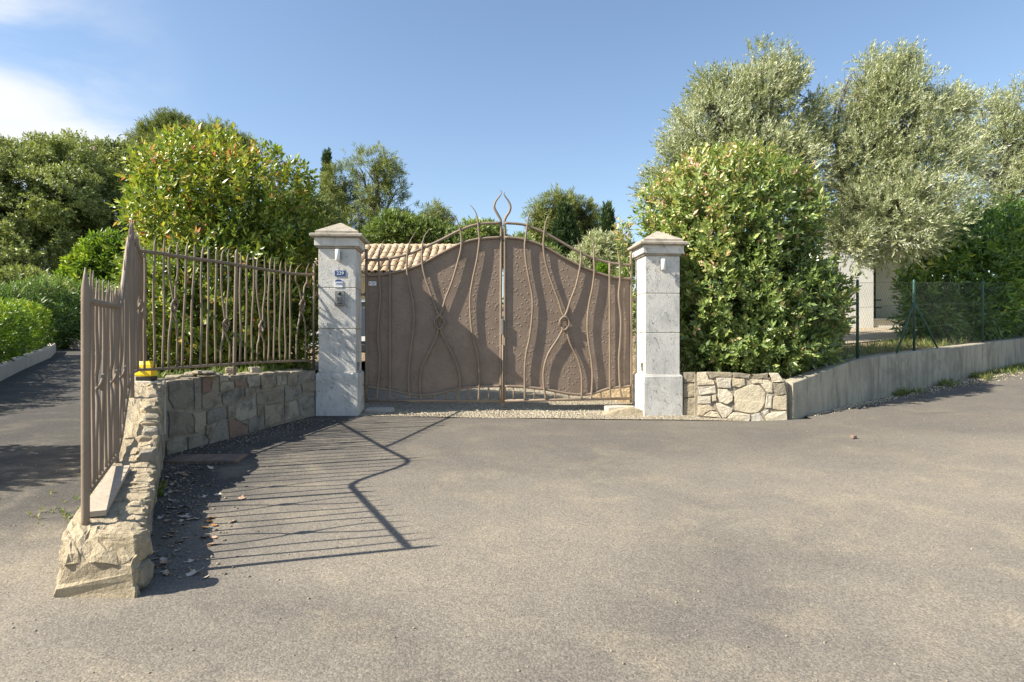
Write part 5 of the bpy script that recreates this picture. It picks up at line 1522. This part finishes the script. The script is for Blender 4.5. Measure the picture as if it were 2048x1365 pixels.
# ------------------------------------------------------------------ lane kerbs
def curb(pts, label, h=.28, wd=.16):
    m_ = MB(); vs = []
    for i, p in enumerate(pts):
        a = Vector(pts[max(0, i - 1)]); b = Vector(pts[min(len(pts) - 1, i + 1)]); d_ = (b - a).normalized(); nn_ = Vector((-d_.y, d_.x))
        p = Vector(p); g_ = ground_z(p.x, p.y)
        l, r_ = p + nn_ * wd, p
        vs += [(r_.x, r_.y, g_ - .1), (r_.x, r_.y, g_ + h - .02), ((r_ + nn_ * .02).x, (r_ + nn_ * .02).y, g_ + h), (l.x, l.y, g_ + h), (l.x, l.y, g_ - .1)]
    fs = [(i * 5 + j, i * 5 + 1 + j, i * 5 + 6 + j, i * 5 + 5 + j) for i in range(len(pts) - 1) for j in range(4)] + [(4, 3, 2, 1, 0), tuple((len(pts) - 1) * 5 + j for j in range(5))]
    m_.add(vs, fs); return tag(m_.build('low_kerb_wall', M_SLAB, None, (pts[0][0], pts[0][1], ground_z(*pts[0]))), label, 'kerb', 'low kerb walls of the lane')
curb([(-8.6, 9.6), (-9.35, 11.4), (-10.9, 14), (-12.7, 17.2), (-14.3, 19.6)], 'low pale kerb wall under the bright clipped hedge')
curb([(-16.4, 22.2), (-15.0, 21.2), (-13.9, 20.9)], 'low white kerb wall under the oleander hedge across the lane', .36)
curb([(-13.5, 21.8), (-12.0, 22.6), (-10.5, 24.5)], 'low pale kerb wall of the bend, just left of the near fence', .32)
# pale blue-grey shed at the far left
p = at(2, 600, 30)
t = empty('garden_shed', (p.x, p.y, ground_z(p.x, p.y)), 'pale grey shed glimpsed over the hedge at the left edge', 'shed')
mb = MB(); mb.box((p.x - .6, p.y + 1, p.z - .55), (2.6, 2, 3.0), .2); mb.build('wall', M_WHITE, t)
mb = MB()
vs = [(p.x - 2.2, p.y - .3, p.z + .9), (p.x + .95, p.y - .3, p.z + .9), (p.x + .95, p.y + 2.4, p.z + .9), (p.x - 2.2, p.y + 2.4, p.z + .9), (p.x - 2.2, p.y + 1, p.z + 1.5), (p.x + .95, p.y + 1, p.z + 1.5)]
mb.add(vs, [(0, 1, 5, 4), (1, 2, 5), (2, 3, 4, 5), (3, 0, 4), (3, 2, 1, 0)]); mb.build('roof', M_GREYPL, t)

# ------------------------------------------------------------------ house with the tiled roof
HD = 18.0; HX0, HX1 = -6.6, -0.9
house = empty('tiled_house', ((HX0 + HX1) / 2, HD + 2.2, ground_z(-3, HD)), 'low white house with curved clay tile roof behind the gate', 'house')
ez, rz_ = 1.94, 2.98; rd = 19.95
mb = MB()
hz0 = -1.0
vs = [(HX0 + .3, HD + .35, hz0), (HX1 - .3, HD + .35, hz0), (HX1 - .3, 21.6, hz0), (HX0 + .3, 21.6, hz0), (HX0 + .3, HD + .35, ez + .02), (HX1 - .3, HD + .35, ez + .02), (HX1 - .3, 21.6, ez + .02), (HX0 + .3, 21.6, ez + .02), (HX0 + .3, rd, rz_ - .14), (HX1 - .3, rd, rz_ - .14)]
mb.add(vs, [(0, 1, 5, 4), (1, 2, 6, 9, 5), (2, 3, 7, 6), (3, 0, 4, 8, 7), (4, 5, 9, 8), (6, 7, 8, 9)]); mb.build('wall', M_WHITE, house)
mb = MB(); mb.box((-3.9, HD + .33, .45), (1.3, .06, 2.6)); mb.build('ochre_bay', M_OCHRE, house)
mb = MB(); mb.box((-4.2, HD + .28, .2), (.9, .06, 1.9)); wdw = mb.build('window', M_DARK, house)
mb = MB(); mb.box((-4.2, HD + .25, 1.18), (1.0, .05, .07)); mb.box((-4.2, HD + .25, -.78), (1.0, .05, .07)); mb.box((-4.2, HD + .25, .2), (.05, .05, 1.9)); mb.build('window_frame', M_WHITEPL, house)
mb = MB(); vs = [(HX0, HD, ez), (HX1, HD, ez), (HX1, rd, rz_), (HX0, rd, rz_), (HX0, 21.9, ez), (HX1, 21.9, ez)]
vs = vs + [(x, y, z - .06) for x, y, z in vs]
mb.add(vs, [(0, 1, 2, 3), (3, 2, 5, 4), (6, 9, 8, 7), (9, 10, 11, 8), (0, 6, 7, 1), (1, 7, 8, 2), (2, 8, 11, 5), (0, 3, 9, 6), (3, 4, 10, 9), (4, 5, 11, 10)])
roof = mb.build('roof_deck', M_OCHRE, house)
slope = Vector((0, rd - HD, rz_ - ez)); sl = slope.length; sdir = slope.normalized(); snrm = Vector((0, -sdir.z, sdir.y))
def tile_mesh(L, r0, r1, flip=False):
    me = bpy.data.meshes.new('tile'); vs = []; fs = []
    for k, (s_, rr_) in enumerate(((0, r0), (L, r1))):
        for th in (0, 0.014):
            for i in range(7):
                a = math.pi * i / 6
                zz = (rr_ - th) * math.sin(a) * .75
                vs.append(Vector(((rr_ - th) * math.cos(a), 0, 0)) + sdir * s_ + snrm * (zz if not flip else .03 - zz))
    for i in range(6):
        fs += [(i, i + 1, 15 + i, 14 + i), (7 + i + 1, 7 + i, 21 + i, 22 + i), (i + 1, i, 7 + i, 8 + i)]
    me.from_pydata(vs, [], fs); me.materials.append(M_TILE); me.update(); return me
TM = tile_mesh(.42, .102, .085); TG = tile_mesh(.42, .085, .10, True)
pitch = .215; rows_ = 6; ncol = int((HX1 - HX0) / pitch)
for r_ in range(rows_):
    for c_ in range(ncol):
        p0 = Vector((HX0 + .1 + c_ * pitch + random.uniform(-.01, .01), HD - .03, ez)) + sdir * (r_ * (sl / rows_)) + snrm * (.035 + .004 * r_ + random.uniform(-.006, .008))
        o = bpy.data.objects.new('tile', TM); o.location = p0 - Vector(house.location); o.rotation_euler = (0, 0, random.uniform(-.03, .03)); link(o, house)
for r_ in range(rows_):
    for c_ in range(ncol):
        pass
mbt = MB()
for r_ in range(rows_):
    for c_ in range(ncol + 1):
        p0 = Vector((HX0 + .1 + (c_ - .5) * pitch, HD - .02, ez)) + sdir * (r_ * (sl / rows_)) + snrm * .012
        mbt.add([p0 + Vector(v.co) for v in TG.vertices], [tuple(p.vertices) for p in TG.polygons])
o = mbt.build('channel_tiles', M_TILE, house); o['kind'] = 'stuff'
RT = bpy.data.meshes.new('ridge_tile')
vs = []
for s_ in (0, .40):
    for i in range(7):
        a = math.pi * i / 6
        vs.append((s_, math.cos(a) * .13, math.sin(a) * .09 + (0.01 if s_ else 0)))
RT.from_pydata(vs, [], [(i, i + 1, 8 + i, 7 + i) for i in range(6)] + [tuple(range(7)), tuple(range(13, 6, -1))]); RT.materials.append(M_TILE)
for c_ in range(15):
    o = bpy.data.objects.new('ridge_tile', RT); o.location = Vector((HX0 + c_ * .385, rd, rz_ + .02)) - Vector(house.location); link(o, house)

# parked car behind the gate, only a sliver shows past the pillar
car = empty('parked_car', (-3.55, 14.6, ground_z(-3.5, 14.6)), 'dark parked car with red rear light glimpsed between pillar and gate', 'car')
cz = ground_z(-3.5, 14.6); M_CAR = simple('dark_car_paint', (.03, .035, .045), .25, var=.05)
M_TAIL = simple('red_lens', (.45, .01, .015), .2, var=.02)
prof = [(-2.1, .35), (-2.12, .75), (-2.0, .98), (-1.75, 1.42), (-1.2, 1.5), (-.2, 1.48), (.6, 1.05), (1.8, .9), (2.05, .7), (2.05, .35)]
vs = []
for x, tw in ((-.86, 0), (.86, 0)):
    for (yy, zz) in prof:
        vs.append((-3.55 + x * (1 if zz < 1.0 else .82), 14.6 + yy + 2.1, cz + zz))
n_ = len(prof)
mb = MB(); mb.add(vs, [tuple(range(n_)), tuple(range(2 * n_ - 1, n_ - 1, -1))] + [(i, i + n_, (i + 1) % n_ + n_, (i + 1) % n_) for i in range(n_)]); mb.build('body', M_CAR, car)
mb = MB(); mb.add([(-3.55 - .66, 14.6 + .13, cz + 1.02), (-3.55 + .66, 14.6 + .13, cz + 1.02), (-3.55 + .58, 14.6 + .34, cz + 1.38), (-3.55 - .58, 14.6 + .34, cz + 1.38)], [(0, 1, 2, 3)]); mb.build('rear_window', M_DARK, car)
for sx in (-1, 1):
    mb = MB(); mb.box((-3.55 + sx * .70, 14.56, cz + .82), (.22, .08, .2), 0, .02); mb.build('tail_light', M_TAIL, car)
    for yy in (.65, 3.3):
        mb = MB(); mb.tube([(-3.55 + sx * .70, 14.6 + yy, cz + .32), (-3.55 + sx * .88, 14.6 + yy, cz + .32)], .32, 16); wl = mb.build('wheel', M_BLACK, car)
mb = MB(); mb.box((-3.55, 14.5, cz + .48), (1.66, .14, .2), 0, .03); mb.build('bumper', M_CAR, car)
mb = MB(); mb.box((-3.55, 14.46, cz + .7), (.5, .02, .11)); mb.build('number_plate_panel', M_WHITEPL, car)

# ------------------------------------------------------------------ white house on the right
hd = 16.4
wh = empty('white_house', (10.6, hd + 2, .36), 'white rendered house with dark recess seen past the olive branches', 'house')
hx = lambda px: (px - 1024) / F * hd
zb = .33
def wbox(nm, x0, x1, z0, z1, y0, y1, mat):
    mb = MB(); mb.box(((x0 + x1) / 2, (y0 + y1) / 2, (z0 + z1) / 2), (x1 - x0, y1 - y0, z1 - z0)); return mb.build(nm, mat, wh)
wbox('wall', hx(1640), hx(1747), zb - .3, 3.2, hd, hd + 5, M_WHITE)
wbox('wall', hx(1767) + .3, hx(1900), zb - .3, 3.2, hd + .9, hd + 5, M_WHITE)
wbox('wall', hx(1747), hx(1900), 2.4, 3.2, hd, hd + .9, M_WHITE)
wbox('plinth_step', hx(1747), hx(1900), zb - .3, zb + .22, hd + .05, hd + .9, M_WHITE)
wbox('sill', hx(1747) + .01, hx(1900), zb + .22, zb + .26, hd, hd + .9, M_GREYPL)
wbox('dark_door', hx(1747) + .02, hx(1767) + .3, zb + .26, 2.4, hd + .86, hd + .9, simple('dark_brown_door', (.07, .055, .04), .5))
wbox('roof', hx(1640) - .3, hx(1900) + .3, 3.2, 3.35, hd - .4, hd + 5.4, M_WHITE)
for z in (zb + .55, zb + .75):
    mb = MB(); mb.tube([(hx(1747) + .02, hd + .1, z), (hx(1767), hd + .1, z)], .018, 6); mb.build('railing_bar', M_BLACK, wh)

# ------------------------------------------------------------------ chain link fence
cf = empty('wire_fence', (W0.x + WD.x * 1.6, W0.y + WD.y * 1.6, wtop(1.6)), 'green chain link fence with braced post on the concrete wall', 'fence')
def wp(s, z, n_=0.10):
    p = W0 + WD * s + WN * n_
    return Vector((p.x, p.y, z))
def s_at(px):
    k = (px - 1024) / F
    return (k * (W0.y + WN.y * .1) - (W0.x + WN.x * .1)) / (WD.x - k * WD.y)
FH = 1.12
for px in (1715, 1828, 1965):
    s = s_at(px); z0 = wtop(s)
    mb = MB(); mb.tube([wp(s, z0 - .05), wp(s, z0 + FH + .03), wp(s, z0 + FH + .05)], [.021, .021, .012], 8); mb.build('post', M_GREENPOST, cf)
s = s_at(1828); z0 = wtop(s)
for ds in (-.62, .80):
    mb = MB(); mb.tube([wp(s + ds, wtop(s + ds), .08), wp(s + ds * .02, z0 + .80, .10)], .014, 6); mb.build('brace', M_GREENPOST, cf)
for fz in (.03, .38, .75, FH):
    mb = MB(); mb.tube([wp(a, wtop(a) + fz, .10) for a in [0.4 + .5 * i for i in range(24)]], .0022, 4, False); mb.build('tension_wire', M_WIRE, cf)
V_, T_ = [], []
cell = .072; s0, s1 = 0.5, 11.5; z_lo, z_hi = 0.02, FH
def ribbon(a, b):
    d_ = (b - a).normalized(); sd_ = d_.cross(Vector((WN.x, WN.y, 0))).normalized() * .0011; bk = Vector((WN.x, WN.y, 0)) * .0012
    n0 = len(V_)
    for p in (a, b):
        V_.extend([p - sd_, p + sd_, p + bk])
    for i in range(3):
        j = (i + 1) % 3; T_.append((n0 + i, n0 + j, n0 + 3 + j)); T_.append((n0 + i, n0 + 3 + j, n0 + 3 + i))
h_ = z_hi - z_lo
nst = int((s1 - s0) / cell)
for sgn in (1, -1):
    for i in range(-int(h_ / cell / 1.25) - 1, nst + int(h_ / cell / 1.25) + 1):
        a0 = s0 + i * cell
        pts = []
        for k in range(5):
            f_ = k / 4; ss = a0 + sgn * f_ * h_ / 1.35
            if s0 <= ss <= s1: pts.append(wp(ss, wtop(ss) + z_lo + f_ * h_, .10))
        for a, b in zip(pts, pts[1:]): ribbon(a, b)
o = fast_mesh('wire_mesh', np.array([tuple(v) for v in V_]), np.array(T_), M_WIRE, cf); o['kind'] = 'stuff'

# ------------------------------------------------------------------ small ground things
# pebbles and grit
def scatter(name, pts, smin, smax, mat, label, cat, seed=0):
    r_ = np.random.default_rng(seed); bv = np.array(ICO[1][0]); bf = np.array(ICO[1][1])
    # octa-like: use 12-vert icosphere
    Vs, Ts = [], []
    for i, (x, y, z) in enumerate(pts):
        s_ = smin + (smax - smin) * r_.uniform() ** 3
        q_ = bv * (1 + r_.normal(0, .18, (len(bv), 1))) * np.array([1, r_.uniform(.6, 1), r_.uniform(.45, .8)]) * s_ / 2
        a = r_.uniform(0, 6.28); ca, sa = math.cos(a), math.sin(a)
        q_ = q_ @ np.array([[ca, sa, 0], [-sa, ca, 0], [0, 0, 1]])
        Ts.append(bf + len(bv) * i); Vs.append(q_ + [x, y, z + s_ * .15])
    return tag(fast_mesh(name, np.concatenate(Vs), np.concatenate(Ts), mat, None), label, cat, kind='stuff')
pts = []
r2 = random.Random(4)
for i in range(1500):
    y = 1.9 + 6.1 * r2.random() ** 1.0; x = r2.uniform(-.85, .85) * y
    if x < RE(y) + .02 and y > 2.9 and x > LE(y): continue
    if x < -3.1 and y > 5.6: continue
    pts.append((x, y, road_z(x, y)))
scatter('road_pebbles', pts, .004, .016, M_STONE_TAN, 'small pale pebbles and grit strewn over the asphalt', 'pebbles', 1)
pts = []
for i in range(2600):
    u_ = r2.random()
    y = 3.2 + 4.7 * u_; x0 = RE(y) if y < 5.85 else -3.262 + (y - 5.85) * .316
    x = x0 + abs(r2.gauss(0, .22)) + .02
    pts.append((x, y, road_z(x, y)))
scatter('wall_foot_grit', pts, .005, .026, M_STONE_L, 'grit and crumbs gathered along the foot of the left walls', 'grit', 2)
pts = []
for i in range(3500):
    s = r2.uniform(-2.5, 9); n_ = r2.gauss(0, .3)
    if s < .3: 
        x = r2.uniform(-1.95, 1.75); y = 8.16 + .5 * r2.random() + (x + 2.3) * .08
        pts.append((x, y, drive_z(x, y)))
    else:
        p = W0 + WD * s - WN * (abs(n_) * (0.10 + .12 * s) + .02)
        pts.append((p.x, p.y, road_z(p.x, p.y)))
scatter('drive_gravel_stones', pts, .010, .034, M_STONE_R, 'loose pale gravel under the gate and along the concrete wall foot', 'gravel', 3)
# weeds at the foot of the retaining wall and on wall tops
def blades(name, cs, label, cat, seed, h=(.04, .12), mat=L_GRASS):
    r_ = np.random.default_rng(seed)
    P = np.array(cs); D = r_.normal(0, .35, P.shape); D[:, 2] = 1
    V, T, tl, _ = leaf_arrays(P, D, 7, .02, (h[0] + h[1]) / 2, .009, 55, False, .5, tint=r_.uniform(.1, .95, len(P)), rngl=r_)
    return tag(fast_mesh(name, V, T, mat, None, tl), label, cat, kind='stuff')
cs = []
for i in range(900):
    s = r2.uniform(2.6, 11); n_ = -.02 - abs(r2.gauss(0, .10 + .05 * max(0, s - 3)))
    p = W0 + WD * s + WN * n_
    if noise.noise(Vector((s * 1.3, n_ * 2, 0))) > -.1 + (.25 if s < 4 else 0): cs.append((p.x, p.y, road_z(p.x, p.y)))
blades('verge_weeds', cs, 'thin dry and green weeds along the foot of the concrete wall', 'weeds', 5, (.05, .13))
cs = []
for i in range(420):
    s = r2.uniform(.3, 6); n_ = r2.uniform(.22, 1.2); p = W0 + WD * s + WN * n_
    cs.append((p.x, p.y, yard_z(p.x, p.y)))
blades('yard_weeds', cs, 'weeds behind the wire fence at the edge of the yard', 'weeds', 6, (.06, .2))
cs = []
for i in range(80):
    y = r2.uniform(3.9, 5.2); x = LE(y) - abs(r2.gauss(0, .16)) - .02
    cs.append((x, y, road_z(x, y)))
for i in range(60):
    y = r2.uniform(4.5, 4.9); x = RE(y) + r2.uniform(.01, .05)
    cs.append((x, y, road_z(x, y)))
blades('wall_foot_weeds', cs, 'sparse weeds and moss along the foot of the low rubble wall', 'weeds', 7, (.01, .035))
cs = []
for i in range(200):
    s = r2.uniform(.15, 2.2); p = A0 + WLd * s - WLn * r2.uniform(.36, .6)
    cs.append((p.x, p.y, -.42))
blades('border_plants', cs, 'small green leafy ground plants behind the left wall top', 'plants', 8, (.06, .16), L_BUSH)
# pink flowers between shrub and pillar
p0 = at(607, 668, 9.0)
t = empty('flowering_bush', (p0.x, p0.y, -.4), 'little bush with pink flowers between the tall shrub and the pillar', 'bush')
P_, D_ = blob_points([(p0.x, p0.y, -.05, .22, .22, .35)], 120, 17)
V_, T_, tl_, _ = leaf_arrays(P_, D_ + [0, 0, .4], 7, .1, .07, .02, 50, False)
fo_ = fast_mesh('foliage', V_, T_, L_BUSH, t, tl_); fo_['kind'] = 'stuff'
M_PINK = simple('pink_petal', (.62, .05, .22), .6)
for k in range(5):
    c = p0 + Vector((r2.uniform(-.15, .15), -.2, r2.uniform(-.25, .15)))
    mb = MB()
    for j in range(5):
        a = j * 1.2566; d1 = Vector((math.cos(a), -.25, math.sin(a))); d2 = Vector((math.cos(a + .5), -.2, math.sin(a + .5))); d3 = Vector((math.cos(a - .5), -.2, math.sin(a - .5)))
        mb.add([c, c + d3 * .018, c + d1 * .03, c + d2 * .018], [(0, 1, 2, 3)])
    mb.build('flower', M_PINK, t)

# fallen leaves by the wall
def dead_mesh(seed, mat):
    r_ = random.Random(seed); me = bpy.data.meshes.new('fallen_leaf')
    n_ = 6; top = []; cur = r_.uniform(.15, .5)
    rim = []
    for i in range(10):
        a = 2 * math.pi * i / 10
        rr_ = (1.0 if i in (0,) else .75 if i % 2 == 0 else .5) * r_.uniform(.8, 1.15)
        x, y = math.cos(a) * rr_ * .5, math.sin(a) * rr_ * .36
        rim.append((x, y, .02 + cur * (y * y * 1.6 + x * x * .5) + r_.uniform(-.02, .05)))
    me.from_pydata([(0, 0, .015)] + rim, [], [(0, 1 + i, 1 + (i + 1) % 10) for i in range(10)]); me.materials.append(mat); me.update()
    return me
DM = [dead_mesh(i, (L_DEAD, L_DEAD3, L_DEAD2, L_DEAD, L_DEAD3)[i % 5]) for i in range(10)]
spots_ = []
for i in range(80):
    y = r2.uniform(3.2, 5.4); x = RE(y) + .05 + abs(r2.gauss(0, .16))
    if r2.random() < .3: x += r2.uniform(0, .35)
    spots_.append((x, y, r2.choice((0, 1, 3, 4, 5, 6, 8, 9)), r2.uniform(.05, .11)))
GL = {0: 'brown curled dead leaf on the asphalt by the low wall', 1: 'pale dry dead leaf on the asphalt by the low wall', 2: 'orange dead leaf at the sunlit edge of the wall shadow'}
for (px, py) in ((418, 1045), (428, 1052), (410, 1057), (422, 1038)):
    d_ = 1.363 / ((py - 683) / F + .048); spots_.append(((px - 1024) / F * d_, d_, 2, .085))
for (x, y, k, s_) in spots_:
    o = bpy.data.objects.new('fallen_leaf', DM[k]); o.location = (x, y, road_z(x, y) + .003)
    o.rotation_euler = (r2.uniform(-.25, .25), r2.uniform(-.25, .25), r2.uniform(0, 6.28)); o.scale = (s_, s_, s_)
    kk = 2 if k % 5 == 2 else 1 if k % 5 in (1, 4) else 0
    tag(link(o), GL[kk], 'leaf', ('brown', 'pale', 'orange')[kk] + ' dead leaves by the low wall')
d_ = 1.363 / ((862 - 683) / F + .055); x_ = (1707 - 1024) / F * d_
tag(rock('brick_fragment', (x_, d_, road_z(x_, d_) + .02), (.06, .05, .04), M_BRICK, None, .4, 77, 2), 'small reddish lump of brick lying alone on the road at right', 'brick fragment')
